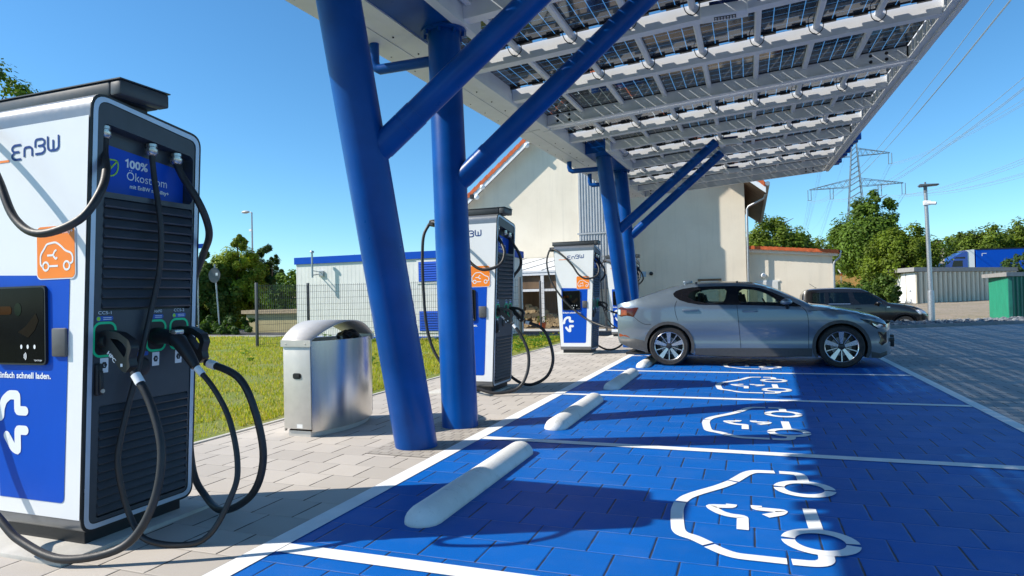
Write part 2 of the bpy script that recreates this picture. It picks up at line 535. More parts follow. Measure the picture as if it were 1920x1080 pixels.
def sheet(name, pts, m, z=None):
    mb = MB(); mb.face([(p[0], p[1], (p[2] if len(p) > 2 else z)) for p in pts]); return struct(mb.build(name, m))
sheet('ground', [(-1400,-900,-.55),(1400,-900,-.55),(1400,1600,-.55),(-1400,1600,-.55)], M_far)
sheet('lawn', [(-80,-12),(-4.75,-12),(-4.75,20.1),(-80,20.1)], M_soil, -.012)
sheet('pavement', [(-4.75,-8),(X0,-8),(X0,19.35),(-4.75,20.1)], M_pave, 0)
sheet('parking_bays', [(X0,-5.33),(X1,-5.33),(X1,18.89),(X0,18.89)], M_bay, 0)
sheet('drive_lane', [(X1,-9),(45,-9),(45,kline(45)),(X1,kline(X1))], M_lane, 0)
sheet('lane_end', [(X0,18.89),(X1,18.89),(X1,kline(X1)),(X0,kline(X0))], M_lane, 0)
sheet('service_road', [(-60,20.25),(-2.6,20.25),(-2.6,23.2),(-60,23.2)], M_ablk, -.004)
sheet('back_yard', [(-60,23.2),(-3.4,23.2),(-3.4,60),(-60,60)], M_yard, -.03)
mb = MB(); mb.box((-60,20.1,-.2),(-4.75,20.25,.03)); struct(mb.build('road_kerb', M_conc))
# pavement edging
mb = MB(); mb.box((-4.80,-12,-.2),(-4.752,20.1,.012)); struct(mb.build('lawn_edging', M_conc))
# setts round the columns
for yc in (5.43, 16.19):
    sheet('sett_patch', [(-3.03,yc-.80),(X0-.005,yc-.80),(X0-.005,yc+.80),(-3.03,yc+.80)], M_sett, .004)
# pits beneath the chargers
# kerb and gravel bed
dn = Vector((-.62, 1, 0)).normalized(); dt = Vector((1, .62, 0)).normalized()
KA = Vector((X0, kline(X0), 0)); KB = Vector((45, kline(45), 0))
mb = MB()
for (o0, o1, z) in ((0., .14, .10),):
    a, b = KA+dn*o0, KB+dn*o0; c, d = KB+dn*o1, KA+dn*o1
    mb.add([(a.x,a.y,-.1),(b.x,b.y,-.1),(c.x,c.y,-.1),(d.x,d.y,-.1),(a.x,a.y,z),(b.x,b.y,z),(c.x,c.y,z),(d.x,d.y,z)],
           [(4,5,6,7),(0,1,5,4),(1,2,6,5),(2,3,7,6),(3,0,4,7)])
struct(mb.build('lane_kerb', mat('kerb_concrete', (.20, .205, .21), .85, var=.15, scale=6, bmp=.002, bscale=60)))
a, b, c, d = KA+dn*.14, KB+dn*.14, KB+dn*2.1, KA+dn*2.1
e, f = KB+dn*3.1, KA+dn*3.1
mb = MB(); mb.face([(a.x,a.y,.05),(b.x,b.y,.05),(c.x,c.y,.05),(d.x,d.y,.05)]); mb.face([(d.x,d.y,.05),(c.x,c.y,.05),(e.x,e.y,-.36),(f.x,f.y,-.36)])
struct(mb.build('gravel_bed', mat('grey_gravel', (.10, .11, .12), .9, var=.3, scale=20, bmp=.02, bscale=25)))
# loose stones on the bed
def stone_mesh():
    mb = MB(); rnd = random.Random(3)
    bm = bmesh.new(); bmesh.ops.create_icosphere(bm, subdivisions=1, radius=1)
    base = [v.co.copy() for v in bm.verts]; fcs = [[v.index for v in f.verts] for f in bm.faces]; bm.free()
    for i in range(3200):
        t = rnd.random()
        s_ = 2+30*rnd.random()**1.3
        p = KA+dt*(s_+2)+dn*(.2+1.9*rnd.random())
        r = .035+.05*rnd.random()**2
        sc = Vector((r*(1+.5*rnd.random()), r*(1+.4*rnd.random()), r*(.6+.3*rnd.random())))
        M = Matrix.Rotation(rnd.random()*6.3, 3, 'Z') @ Matrix.Rotation(rnd.random()*.8-.4, 3, 'X')
        mb.add([M @ Vector((v.x*sc.x*(1+.25*(rnd.random()-.5)), v.y*sc.y, v.z*sc.z))+Vector((p.x, p.y, .05+r*.35+.02*rnd.random())) for v in base], fcs, rnd.randrange(3), False)
    return mb
tag(stone_mesh().build('gravel', [mat('stone_a', (.15, .165, .185), .8, var=.2), mat('stone_b', (.22, .235, .25), .8, var=.2), mat('stone_c', (.08, .092, .11), .8, var=.2)]), kind='stuff')
# lower yard beyond
mb = MB()
xs = [-3.4+i*6.05 for i in range(17)]
rows = []
for x in xs:
    ynear = kline(x)+3.3*1.18
    rows.append([(x, y, z) for y, z in ((ynear, -.36), (max(ynear+.5, 31), -.36), (max(ynear+1, 40), -.10), (max(ynear+1.5, 50), .04), (max(ynear+2, 66.2), .21))])
for i in range(len(xs)-1):
    for k in range(4):
        mb.face([rows[i][k], rows[i+1][k], rows[i+1][k+1], rows[i][k+1]])
struct(mb.build('yard', M_yard, weld=.001))
mb = MB()
prof = ((66, .2), (69, .9), (73, 1.7), (79, 2.7), (86, 2.8), (120, 3.0), (300, 5), (900, 8))
xs = [-120+20*i for i in range(20)]
for i in range(len(xs)-1):
    for k in range(len(prof)-1):
        mb.face([(xs[i], prof[k][0], prof[k][1]), (xs[i+1], prof[k][0], prof[k][1]), (xs[i+1], prof[k+1][0], prof[k+1][1]), (xs[i], prof[k+1][0], prof[k+1][1])], 0 if k < 3 else 1)
struct(mb.build('embankment', [M_tan, M_far], weld=.001))

# ------------------------------------------------------------------ painted markings
def mark(name, poly_quads, z, upper=()):
    mb = MB()
    for q in poly_quads: mb.face([(p[0], p[1], z) for p in q])
    for q in upper: mb.face([(p[0], p[1], z+.0012) for p in q])
    return struct(mb.build(name, M_paint))
def strip(x0, y0, x1, y1): return [(x0,y0),(x1,y0),(x1,y1),(x0,y1)]
mark('edge_line', [strip(X0-.005, -5.33, X0+.125, 18.89)], .004)
mark('edge_line', [strip(X1-.115, -5.33, X1, 18.89)], .004)
for k in range(-1, 8):
    y = Y0+BW*k
    mark('bay_line', [strip(X0+.13, y-.055, X1-.12, y+.055)], .004)
SYM = [
 [(.135,4.882),(0,4.869),(-.05,4.796),(-.128,4.585)],
 [(-.135,4.565),(-.211,4.428),(-.347,4.238),(-.401,4.139),(-.419,4.050)],
 [(-.424,4.032),(-.428,3.897),(-.408,3.703),(-.388,3.557),(-.36,3.50),(-.303,3.475),(-.226,3.400)],
 [(-.218,3.381),(-.151,3.318),(-.09,3.285),(.134,3.285)],
 [(.165,4.883),(.245,4.883),(.285,4.868),(.303,4.82),(.305,4.70)],
 [(.293,4.112),(.300,3.74)],
 [(.155,3.285),(.25,3.29),(.29,3.31),(.31,3.35),(.312,3.43)],
]
PLUG = [[(-.130,4.078),(-.133,4.033),(-.246,4.013),(-.228,3.965),(-.185,3.905),(-.135,3.872),(-.066,3.866),(-.064,3.657)],
        [(.007,4.090),(.010,4.032),(.150,4.030),(.128,3.975),(.055,3.915)]]
for k in range(0, 7):
    dy = BW*(k-1)
    q = []; q2 = []
    for s_ in SYM: q += stroke(fillet(s_, .05, 3), .072)
    for i, s_ in enumerate(PLUG): q += stroke(fillet(s_, .022, 3), .062)
    for cx, cy in ((.298, 4.515), (.303, 3.585)):
        for g0 in (0, 1):                          # each ring in two halves as sprayed through a stencil
            R_ = [(cx+.150*cos(radians(a+180*g0)), cy+.150*sin(radians(a+180*g0))) for a in range(3, 178, 10)]
            q2 += stroke(R_, .066)
    mark('bay_symbol', [[(p[0], p[1]+dy) for p in qq] for qq in q], .0045, [[(p[0], p[1]+dy) for p in qq] for qq in q2])

# ------------------------------------------------------------------ lawn blades and weeds
def grass_mesh():
    mb = MB(); rnd = random.Random(11)
    n = 0
    while n < 80000:
        t = rnd.random()
        y = 3.2+16.8*t**1.25
        x = -4.82-(.2+10*rnd.random()**1.5)*(.5+y/16.)
        if math.sin(x*2.1+y*1.3)+math.sin(x*.9-y*2.7+1)+math.sin(x*5.1+y*4.1)*.5 > 1.25 and rnd.random() < .8: n += 1; continue
        h = (.012+.02*rnd.random())*(1+y/14.)
        a = rnd.random()*6.283; wd = .004+.0022*y/4
        lx, ly = (rnd.random()-.5)*.05, (rnd.random()-.5)*.05
        mb.face([(x-wd*cos(a), y-wd*sin(a), -.012), (x+wd*cos(a), y+wd*sin(a), -.012), (x+lx, y+ly, h)], rnd.choice((0,0,1,2)))
        n += 1
    return mb
def leafy(name, col, trans=.35, rough=.6, var=.3):
    m, nt, b, o = newmat(name)
    g = nt.nodes.new('ShaderNodeNewGeometry')
    r = g.outputs['Random Per Island']
    n = ramp(nt, noise(nt, pos(nt), .9, 3), .35, .65)
    f = math_n(nt, 'ADD', math_n(nt, 'MULTIPLY', r, .6), math_n(nt, 'MULTIPLY', n, .4))
    c = mixc(nt, f, tuple(x*(1-var) for x in col), (min(1, col[0]*(1+var*1.4)), min(1, col[1]*(1+var)), col[2]*(1+var*.3)))
    nt.links.new(c, b.inputs['Base Color'])
    b.inputs['Roughness'].default_value = rough
    b.inputs['Specular IOR Level'].default_value = .3
    t = nt.nodes.new('ShaderNodeBsdfTranslucent')
    nt.links.new(mixc(nt, .5, c, (col[0]*2.2, col[1]*2., col[2]*.6)), t.inputs[0])
    mx = nt.nodes.new('ShaderNodeMixShader'); mx.inputs[0].default_value = trans
    nt.links.new(b.outputs[0], mx.inputs[1]); nt.links.new(t.outputs[0], mx.inputs[2]); nt.links.new(mx.outputs[0], o.inputs[0])
    return m
G1 = leafy('grass_light', (.36, .40, .035)); G2 = leafy('grass_mid', (.27, .34, .03)); G3 = leafy('grass_straw', (.46, .40, .12))
tag(grass_mesh().build('grass', [G1, G2, G3]), kind='stuff')
M_yel = mat('yellow_petals', (.75, .5, .02), .6)
def weeds():
    mb = MB(); rnd = random.Random(5)
    for i in range(80):
        if i < 45: y = 15.5+3*rnd.random(); x = -13.5+8.5*rnd.random()
        else: y = 12+7*rnd.random(); x = -5.0-1.7*rnd.random()**2
        if i > 72: y = 8+8*rnd.random(); x = -6-6*rnd.random()
        h = .06+.20*rnd.random()
        for k in range(14):
            a = rnd.random()*6.28; z = h*rnd.random(); l = .05+.06*rnd.random()
            dx, dy = cos(a)*l, sin(a)*l
            mb.face([(x+dx*.1, y+dy*.1, z), (x+dx-dy*.3, y+dy+dx*.3, z+.04), (x+dx*1.4, y+dy*1.4, z+.03), (x+dx+dy*.3, y+dy-dx*.3, z+.04)], 0)
        mb.tube([(x, y, 0), (x+.02, y, h)], .005, 4, 0)
        if rnd.random() < .3:
            for k in range(5):
                a = rnd.random()*6.28
                px, py, pz = x+cos(a)*.03, y+sin(a)*.03, h+rnd.random()*.04
                mb.face([(px-.014, py, pz), (px, py-.014, pz+.01), (px+.014, py, pz), (px, py+.014, pz+.012)], 1)
    return mb
tag(weeds().build('weeds', [leafy('weed_leaf', (.10, .22, .03)), M_yel]), kind='stuff')

# ------------------------------------------------------------------ wheel stops
def wheel_stop(label, y0, y1):
    r = .110; mb = MB(); rows = []; n = 10
    L = y1-y0
    for i in range(13):
        if i < 4: t = r*1.0*(1-cos(i/4*pi/2)); rr = r*sin(max(.12, i/4)*pi/2)
        elif i > 8: t = L-r*(1-cos((12-i)/4*pi/2)); rr = r*sin(max(.12, (12-i)/4)*pi/2)
        else: t = r+(L-2*r)*(i-4)/4; rr = r
        if i == 0: t = 0
        rows.append([(-1.775+rr*cos(pi*k/n), y0+t, .001+rr*.92*sin(pi*k/n)) for k in range(n+1)])
    v = [p for R_ in rows for p in R_]; f = []
    for i in range(12):
        for k in range(n): f.append((i*(n+1)+k, i*(n+1)+k+1, (i+1)*(n+1)+k+1, (i+1)*(n+1)+k))
    mb.add(v, f, 0, True)
    mb.add(rows[0], [tuple(range(n+1))]); mb.add(rows[-1], [tuple(range(n+1))])
    o = mb.build('wheel_stop', M_stop, weld=.0005, sharp=60)
    return tag(o, label, 'wheel stop', 'rounded wheel stops at the head of the bays')
for lab, k in (('largest white rounded wheel stop, nearest the big charger with three plugs', 1), ('white wheel stop half in shadow beyond the slanting blue column', 2),
               ('white wheel stop just in front of the bay where the grey car stands', 3), ('white wheel stop partly hidden under the rear wheel of the grey car', 4),):
    y = Y0+BW*k+.42
    wheel_stop(lab, y+.03, y+1.90)
# ================================================================== CHARGERS
def hw(z): return .33+.052*z
CD = .715
def prof(i, k=0.):
    q = [(i, .085+i), (CD-i, .085+i), (CD-i, 2.30-i), (i, 2.392-i)]
    rad = [max(.02, .075-i*.8), max(.02, .075-i*.8), max(.02, .075-i*.8), max(.02, .10-i*.8)]
    out = []
    for j in range(4):
        a, b, c = Vector(q[j-1]), Vector(q[j]), Vector(q[(j+1) % 4])
        p0 = b+(a-b).normalized()*rad[j]; p1 = b+(c-b).normalized()*rad[j]
        for n in range(7):
            t = n/6; out.append(tuple((1-t)**2*p0+2*t*(1-t)*b+t*t*p1))
    return out
def on_side(e=0.): return lambda y, z: (hw(z)+e, y, z)
def on_front(e=0.): return lambda x, z: (x, -e, z)
def side_quads(mb, quads, e, m=0):
    for q in quads: mb.face([on_side(e)(*p) for p in q], m)
def front_quads(mb, quads, e, m=0):
    for q in quads: mb.face([on_front(e)(*p) for p in q], m)
LOGO = {
 'E': [[(1,1),(.25,1),(0,.85),(0,.68),(.25,.52),(.8,.52)], [(.25,.48),(0,.34),(0,.16),(.25,0),(1,0)]],
 'n': [[(0,0),(0,.66),(.75,.66),(1,.52),(1,0)]],
 'B': [[(0,.45),(0,1),(.75,1),(1,.86),(1,.66),(.78,.54),(.3,.54)], [(.8,.50),(1,.38),(1,.14),(.75,0),(0,0)]],
 'W': [[(0,1),(0,.16),(.2,0),(.8,0),(1,.16),(1,1)], [(.5,.72),(.5,.03)]]}
def build_charger():
    t = thing('charging_station', '', 'charger', (0,0,0), 0, 'fast chargers in a row beside the bays')
    # plinth
    mb = MB(); mb.box((-.30,.05,0), (.30,CD-.06,.10)); mb.build('base', M_black, t)
    # painted metal shell: profile swept along x
    mb = MB(); P = prof(0)
    n = len(P)
    for k in range(n):
        a, b = P[k], P[(k+1) % n]
        mb.add([(-hw(a[1]), *a), (hw(a[1]), *a), (hw(b[1]), *b), (-hw(b[1]), *b)], [(0,1,2,3)], 0, True)
    mb.build('body', M_grey, t, weld=.0004, sharp=50)
    # white fascia panels front and back
    mb = MB()
    for y, e in ((-.004, 0), (CD+.004, 0)):
        z0, z1 = .165, (2.255 if y < 0 else 2.18)
        mb.add([(-hw(z0)+.002, y, z0), (hw(z0)-.002, y, z0), (hw(z1)-.002, y, z1), (-hw(z1)+.002, y, z1)], [(0,1,2,3)])
    mb.build('front_panel', M_white, t)
    # blue film
    mb = MB(); mb.sheet(fillet([(-.27,.245),(.228,.245),(.294,1.432),(-.30,1.452),(-.27,.245)], .03, 4)[:-1], on_front(.0062)); bp = mb.build('blue_film', M_chblue, t)
    mb = MB()
    pl = [[(-.288,.680),(-.250,.680),(-.246,.725),(-.225,.770),(-.18,.800),(-.118,.800),(-.118,.716),(-.056,.716)],
          [(-.056,.612),(-.118,.612),(-.118,.502),(-.155,.515),(-.205,.578)]]
    for s_ in pl: front_quads(mb, stroke(fillet(s_, .014, 3), .050), .0085)
    for cx_, cz_ in ((-.056,.716),(-.056,.612),(-.205,.578)): mb.sheet([(cx_+.025*cos(a*pi/8), cz_+.025*sin(a*pi/8)) for a in range(16)], on_front(.0089))
    mb.build('plug_symbol', M_txt, bp); mb = MB()
    put_text(mb, 'Einfach schnell laden.', .045, lambda x, y: (-.275+x, -.0085, .892+y), 0, .42, .0012)
    mb.build('slogan', M_txt, bp)
    # orange badge with white car outline
    mb = MB(); mb.sheet(rrect(.047,1.416,.343,1.702,.032), on_front(.0082), 1); mb.sheet(rrect(.053,1.422,.337,1.696,.028), on_front(.0092), 0)
    ob = mb.build('orange_badge', [M_orange, M_txt], t)
    mb = MB()
    cx = lambda u, v: (.073+u*.25, 1.465+v*.15)
    for s_ in [[(.10,.12),(.03,.2),(.03,.55),(.16,.78),(.22,.92),(.5,.98),(.66,.83),(.78,.66),(.95,.58),(1.0,.46),(1.0,.24),(.90,.2)], [(.28,.14),(.56,.14)],
               [(.24,.52),(.42,.52),(.46,.66),(.52,.70)], [(.42,.5),(.5,.38),(.54,.44)]]:
        front_quads(mb, stroke(fillet([cx(*p) for p in s_], .018, 3), .0105), .0105)
    for u in (.19, .82):
        c = cx(u, .14); front_quads(mb, stroke([(c[0]+.022*cos(a*pi/8), c[1]+.022*sin(a*pi/8)) for a in range(16)], .0105, True), .0105)
    put_text(mb, 'mobility+', .03, lambda x, y: (.205+x, -.0105, 1.655+y), 0, .12)
    mb.build('car_outline', M_txt, ob)
    # lettering
    mb = MB(); xx = -.14
    for ch, w_, h_ in (('E', .072, .078), ('n', .062, .078), ('B', .072, .078), ('W', .082, .078)):
        for s_ in LOGO[ch]: front_quads(mb, stroke(fillet([(xx+p[0]*w_, 2.075+p[1]*h_+.03*(xx+.14)/.36) for p in s_], .018, 3), .0125), .0065)
        xx += w_+.025
    mb.build('lettering', M_txtb, t)
    mb = MB(); mb.face([on_front(.0063)(x, z) for x, z in ((-.34,2.068),(-.165,2.068),(-.165,2.080),(-.34,2.080))]); mb.build('orange_line', M_orange, t)
    # touch screen
    mb = MB(); mb.prism(rrect(-.272,.965,.128,1.386,.025), lambda u, v, d: (u, d, v), -.022, -.006)
    sc = mb.build('screen', M_black, t, sharp=40)
    mb = MB(); mb.sheet(rrect(-.262,.975,.118,1.376,.02), on_front(.0235)); mb.build('display_glass', M_glassd, sc)
    mb = MB()
    for i, x in enumerate((-.055,-.005,.048)): mb.sheet([(x+.008*cos(a*pi/5), 1.062+.012*sin(a*pi/5)) for a in range(10)], on_front(.025), 0)
    for r in (.012,.020,.028): front_quads(mb, stroke([(-.045+r*cos(radians(a)), 1.012+r*sin(radians(a))) for a in range(-45, 50, 15)], .0045), .025, 0)
    mb.sheet(rrect(-.24,1.235,-.13,1.28,.018), on_front(.025), 1)
    mb.sheet([(-.08+.028*cos(a*pi/8), 1.262+.036*sin(a*pi/8)) for a in range(16)], on_front(.025), 2)
    mb.sheet([(-.08,1.14),(-.02,1.17),(.06,1.24),(.08,1.20),(.05,1.15),(0,1.11)], on_front(.025), 3)
    put_text(mb, 'hypercharger', .014, lambda x, y: (.045+x, -.025, .987+y), 0, .06)
    mb.build('screen_icons', [M_txt, mat('dim_orange', (.035,.011,.002), .1, spec=.06), mat('dim_green', (.007,.016,.012), .1, spec=.06), mat('dim_tan', (.016,.013,.010), .1, spec=.06)], sc)
    mb = MB(); mb.bbox((.170,-.022,1.010), (.276,-.0045,1.160), .008); mb.build('card_reader', M_cardr, t, sharp=40)
    # ends: black edge, silver trim, dark door
    for s_ in (1, -1):
        mb = MB()
        def ringq(a, b, e, m):
            A, B = prof(a), prof(b)
            for k in range(len(A)):
                j = (k+1) % len(A)
                mb.add([(s_*(hw(q[1])+e), *q) for q in (A[k], A[j], B[j], B[k])], [(0,1,2,3)], m)
        A, B = prof(0), prof(0.)
        ringq(0, .014, .006, 0)
        for k in range(len(A)):      # outer lip
            j = (k+1) % len(A)
            mb.add([(s_*hw(A[k][1]), *A[k]), (s_*hw(A[j][1]), *A[j]), (s_*(hw(A[j][1])+.006), *A[j]), (s_*(hw(A[k][1])+.006), *A[k])], [(0,1,2,3)], 0)
        ringq(.014, .040, .008, 1)
        ringq(.040, .046, .002, 0)
        mb.build('end_trim', [M_black, M_silver], t)
        if s_ == 1:
            hole = rrect(.075,1.875,.660,2.205,.03)
            hole = [(y, z+.03-.07*(y-.075)/.585 if z > 2 else z) for y, z in hole]
            mb = MB()
            inner = prof(.044)
            vs, fs = tri2d(inner, [hole, rrect(.085,1.245,.662,1.845,.01), rrect(.085,.15,.66,.74,.01)])
            mb.add([on_side(.004)(*p) for p in vs], [tuple(f) for f in fs])
            k = len(hole)
            for i in range(k):
                a, b = hole[i], hole[(i+1) % k]
                mb.face([on_side(.004)(*a), on_side(.004)(*b), on_side(-.075)(*b), on_side(-.075)(*a)])
            # void behind louvres
            for y0, z0, y1, z1 in ((.085,1.245,.662,1.845), (.085,.15,.66,.74)):
                mb.sheet([(y0,z0),(y1,z0),(y1,z1),(y0,z1)], on_side(-.03))
                for a, b in (((y0,z0),(y1,z0)),((y1,z0),(y1,z1)),((y1,z1),(y0,z1)),((y0,z1),(y0,z0))):
                    mb.face([on_side(.004)(*a), on_side(.004)(*b), on_side(-.03)(*b), on_side(-.03)(*a)])
            mb.sheet(hole, on_side(-.075))
            dr = mb.build('side_door', M_dark, t)
            for y0, y1, za, zb, nn in ((.087,.660,1.25,1.84,11), (.087,.658,.155,.735,13)):
                mb = MB(); st = (zb-za)/nn
                for i in range(nn):
                    z = za+st*i
                    pr = [(-.026, z+st*.98), (-.008, z+st*1.02), (.016, z+st*.30), (.012, z+st*.16), (-.004, z+st*.12)]
                    v = [(hw(q[1])+q[0], y, q[1]) for y in (y0, y1) for q in pr]
                    mb.add(v, [(0,1,2,3,4),(5,6,7,8,9)]+[(k, (k+1) % 5, 5+(k+1) % 5, 5+k) for k in range(5)])
                mb.build('louvre', M_dark, dr)
            # blue eco panel in the recess
            mb = MB(); q = [(.079,1.879),(.656,1.879),(.656,2.085),(.079,2.150)]
            mb.face([on_side(-.068)(*p) for p in q]); ep = mb.build('info_panel', M_chblue, t)
            mb = MB()
            T = lambda x0, z0, sl: (lambda x, y: (hw(z0+y)-.066, x0+x, z0+y-sl*x))
            put_text(mb, '00%', .062, T(.287, 2.040, .02), 0, .118, .0022)
            for q_ in stroke([(.262,.034),(.276,.044),(.276,0)], .010): mb.face([T(0., 2.040, .0)(*p) for p in q_])
            put_text(mb, 'Ökostrom', .068, T(.272, 1.972, .03), 0, .265)
            put_text(mb, 'mit EnBW mobility+', .03, T(.292, 1.928, .03), 0, .26, .0008)
            lf = [[(.130,2.015),(.138,2.05),(.16,2.065),(.215,2.067),(.22,2.025),(.205,1.99),(.175,1.975),(.15,1.987)], [(.135,1.970),(.213,2.065)], [(.17,2.013),(.172,2.037)], [(.16,2.002),(.152,2.025)]]
            for s2 in lf: side_quads(mb, stroke(fillet(s2, .02, 3), .008), -.0655, 1)
            mb.build('panel_lettering', [M_txt, M_leafg], ep)
            # sockets
            for yc, za, zb, nm, let in ((.107,1.004,1.180,'CCS-1','L'), (.425,1.008,1.180,'CHAdeMO','M'), (.583,1.008,1.183,'CCS-2','L')):
                mb = MB(); side_quads(mb, stroke(rrect(yc-.062,za,yc+.062,zb,.038,5), .013, True), .0065, 0)
                mb.sheet(rrect(yc-.056,za+.006,yc+.056,zb-.006,.033), on_side(.0055), 1)
                so_ = mb.build('socket', [M_sockg, M_black], t)
                mb = MB(); mb.sheet(rrect(yc-.052,zb+.010,yc+.046,zb+.036,.012), on_side(.0065), 0)
                mb.sheet([(yc-.038+.011*cos(a*pi/6), zb+.023+.011*sin(a*pi/6)) for a in range(12)], on_side(.0075), 2)
                for k in range(2): mb.sheet([(yc-.012,zb+.017+k*.009),(yc+.035,zb+.017+k*.009),(yc+.035,zb+.020+k*.009),(yc-.012,zb+.020+k*.009)], on_side(.0075), 1)
                put_text(mb, nm, .024, lambda x, y, yc=yc, zb=zb: (hw(zb+.05)+.0066, yc-.04+x, zb+.046+y), 1, .075)
                mb.sheet(rrect(yc-.024,za-.088,yc+.024,za-.010,.003), on_side(.0065), 1)
                mb.sheet([(yc+.017*cos(a*pi/3), za-.048+.019*sin(a*pi/3)) for a in range(6)], on_side(.0075), 3)
                put_text(mb, let, .020, lambda x, y, yc=yc, za=za: (hw(za)+.0080, yc-.005+x, za-.055+y), 1)
                mb.build('socket_label', [M_lpill, M_txt, M_leafg, M_black], so_)
            mb = MB(); mb.lathe([(.052, .004), (.052, .014), (.040, .02), (0.001, .02)], 16, 0, 'x', (hw(.92), .335, .925))
            so_ = mb.build('socket', M_black, t, sharp=40)
            mb = MB(); mb.sheet(rrect(.30,.985,.375,1.008,.008), on_side(.0065), 0); put_text(mb, 'Typ 2', .022, lambda x, y: (hw(1.01)+.0066, .30+x, 1.016+y), 1)
            mb.build('socket_label', [M_lpill, M_txt], so_)
            mb = MB(); mb.bbox((hw(.87)+.002,.052,.80), (hw(.87)+.030,.088,.968), .008); mb.bbox((hw(.87)+.030,.06,.81), (hw(.87)+.044,.08,.93), .006); mb.lathe([(.011,.044),(.011,.049),(.001,.049)], 10, 1, 'x', (hw(.87), .07, .825))
            mb.build('lock_handle', [M_black, M_gland], t, sharp=40)
        else:
            mb = MB(); mb.sheet(prof(.044), lambda y, z: (-hw(z)-.004, y, z)); mb.build('side_door', M_dark, t)
    # dark cap beam with neck
    mb = MB(); mb.box((-.36,.17,2.30), (.38,.40,2.40)); mb.bbox((-.52,.12,2.392), (.435,.43,2.472), .012); mb.bbox((.437,.12,2.392), (.515,.43,2.472), .012)
    mb.box((-.525,.115,2.473), (.52,.435,2.479))
    mb.build('roof_bar', M_cap, t, sharp=40)
    mb = MB(); mb.bbox((-.56,.02,2.27), (-.44,.16,2.362), .015); mb.tube([(-.50,.09,2.30), (-.50,-.03,2.31)], .035, 10); mb.build('cable_clamp', M_black, t, sharp=40)
    for x, y in ((.415, .105), (.415, .395), (.415, .565)):
        mb = MB(); mb.lathe([(.012,.0),(.030,.0),(.030,-.016),(.026,-.018),(.026,-.028),(.033,-.03),(.033,-.05),(.025,-.062),(.018,-.066)], 14, 0, 'z', (x, y, 2.226-.07*y/.585+.012))
        mb.build('cable_gland', M_gland, t, sharp=35)
    return t
def d_gun(mb, y, dx=0., dz=0.):
    """connector with a D handle, seen from the side"""
    out = [(.37,1.045),(.37,1.125),(.43,1.142),(.52,1.130),(.592,1.092),(.612,1.05),(.590,.992),(.602,.952),(.566,.918),(.528,.940),(.476,.996),(.42,1.030)]
    hole = [(.462,1.098),(.516,1.094),(.566,1.066),(.578,1.04),(.562,.998)]
    mb.prism(fillet(out+[out[0]], .012, 2)[:-1], lambda u, v, d: (u+dx, d, v+dz), y-.024, y+.024, 0, False, [fillet(hole+[hole[0]], .01, 2)[:-1]])
    mb.tube([(.355+dx, y, 1.085+dz), (.43+dx, y, 1.085+dz)], [.044, .040], 14)
    put_text(mb, 'HPC', .034, lambda a, b: (.440+dx+a*.70+b*.62, y-.0255, 1.020+dz-a*.66+b*.62), 1, .075, .001)
    mb.box((.535+dx,y-.0252,.952+dz), (.550+dx,y-.0243,.968+dz), 1)
def cable(name, pts, t, r=.0205, plug=None, band=None, n=7):
    mb = MB(); P = spline(pts, n)
    mb.tube(P, r, 10)
    c = mb.build(name, M_rubber, t)
    if band:
        k0, k1 = P[-3], P[-2]
        d = (k0-k1).normalized()
        mb = MB(); mb.tube([P[-2], P[-2]+d*.055], r+.004, 12); mb.build('cable_label', M_txt, c)
    if plug: plug(c)
    return c
def gun_at(y, dx=0., dz=0.):
    def f(c):
        mb = MB(); d_gun(mb, y, dx, dz); mb.build('plug', [M_black, M_txt], c, sharp=35)
    return f
def chademo(c):
    mb = MB()
    mb.tube([(.355,.425,1.09),(.42,.425,1.09),(.47,.428,1.085),(.53,.43,1.075)], [.05,.05,.04,.046], 14)
    mb.tube([(.50,.43,1.095),(.56,.432,1.06),(.62,.436,.985),(.67,.44,.915)], [.036,.043,.035,.026], 12)
    mb.bbox((.515,.40,1.10), (.57,.46,1.128), .008, 1)
    mb.build('plug', [M_black, M_gland], c, sharp=35)
C1UP = [(.415,.105,2.17),(.43,.09,2.08),(.50,.045,1.97),(.565,-.04,1.84),(.53,-.125,1.695),(.33,-.18,1.634),(.158,-.185,1.72),(.02,-.17,1.917),(-.15,-.13,2.10),(-.33,-.08,2.25),(-.47,-.02,2.315)]
C1DN = [(-.56,.0,2.27),(-.62,-.05,2.05),(-.60,-.10,1.4),(-.52,-.14,.8),(-.32,-.17,.42),(.01,-.18,.20),(.17,-.18,.106),(.44,-.16,.040),(.70,-.05,.089),(.813,.02,.273),(.824,.07,.524),(.725,.10,.753),(.60,.107,.925)]
C2 = [(.415,.395,2.14),(.43,.395,2.0),(.48,.39,1.72),(.474,.385,1.485),(.435,.36,1.246),(.425,.27,.90),(.41,.19,.60),(.41,.16,.40),(.46,.19,.13),(.64,.16,.032),(.89,.26,.032),(.992,.36,.252),(.984,.41,.407),(.905,.44,.626),(.796,.44,.798),(.665,.44,.92)]
C3 = [(.415,.565,2.11),(.46,.575,2.02),(.53,.60,1.90),(.55,.65,1.78),(.50,.72,1.68),(.38,.78,1.56),(.24,.81,1.3),(.20,.82,.8),(.25,.80,.25),(.42,.74,.08),(.67,.63,.050),(.90,.61,.171),(1.0,.59,.394),(.96,.57,.666),(.84,.575,.846),(.60,.583,.925)]
CX = -3.61
def add_cables(t, which):
    if 1 in which: cable('charging_cable', C1UP+C1DN, t, plug=gun_at(.107), band=True)
    if 2 in which: cable('charging_cable', C2, t, r=.0155, plug=chademo, band=True)
    if 3 in which: cable('charging_cable', C3, t, r=.0215, plug=gun_at(.583), band=True)
ch = build_charger()
ch.location = (CX, 2.38, 0)
ch['label'] = 'nearest and largest charger at the left edge, three cables, blue panel reading 100%'
c2 = dup(ch, (CX+.07, 7.93, 0), label='charger half hidden behind the second blue column, cable loops in front of grass')
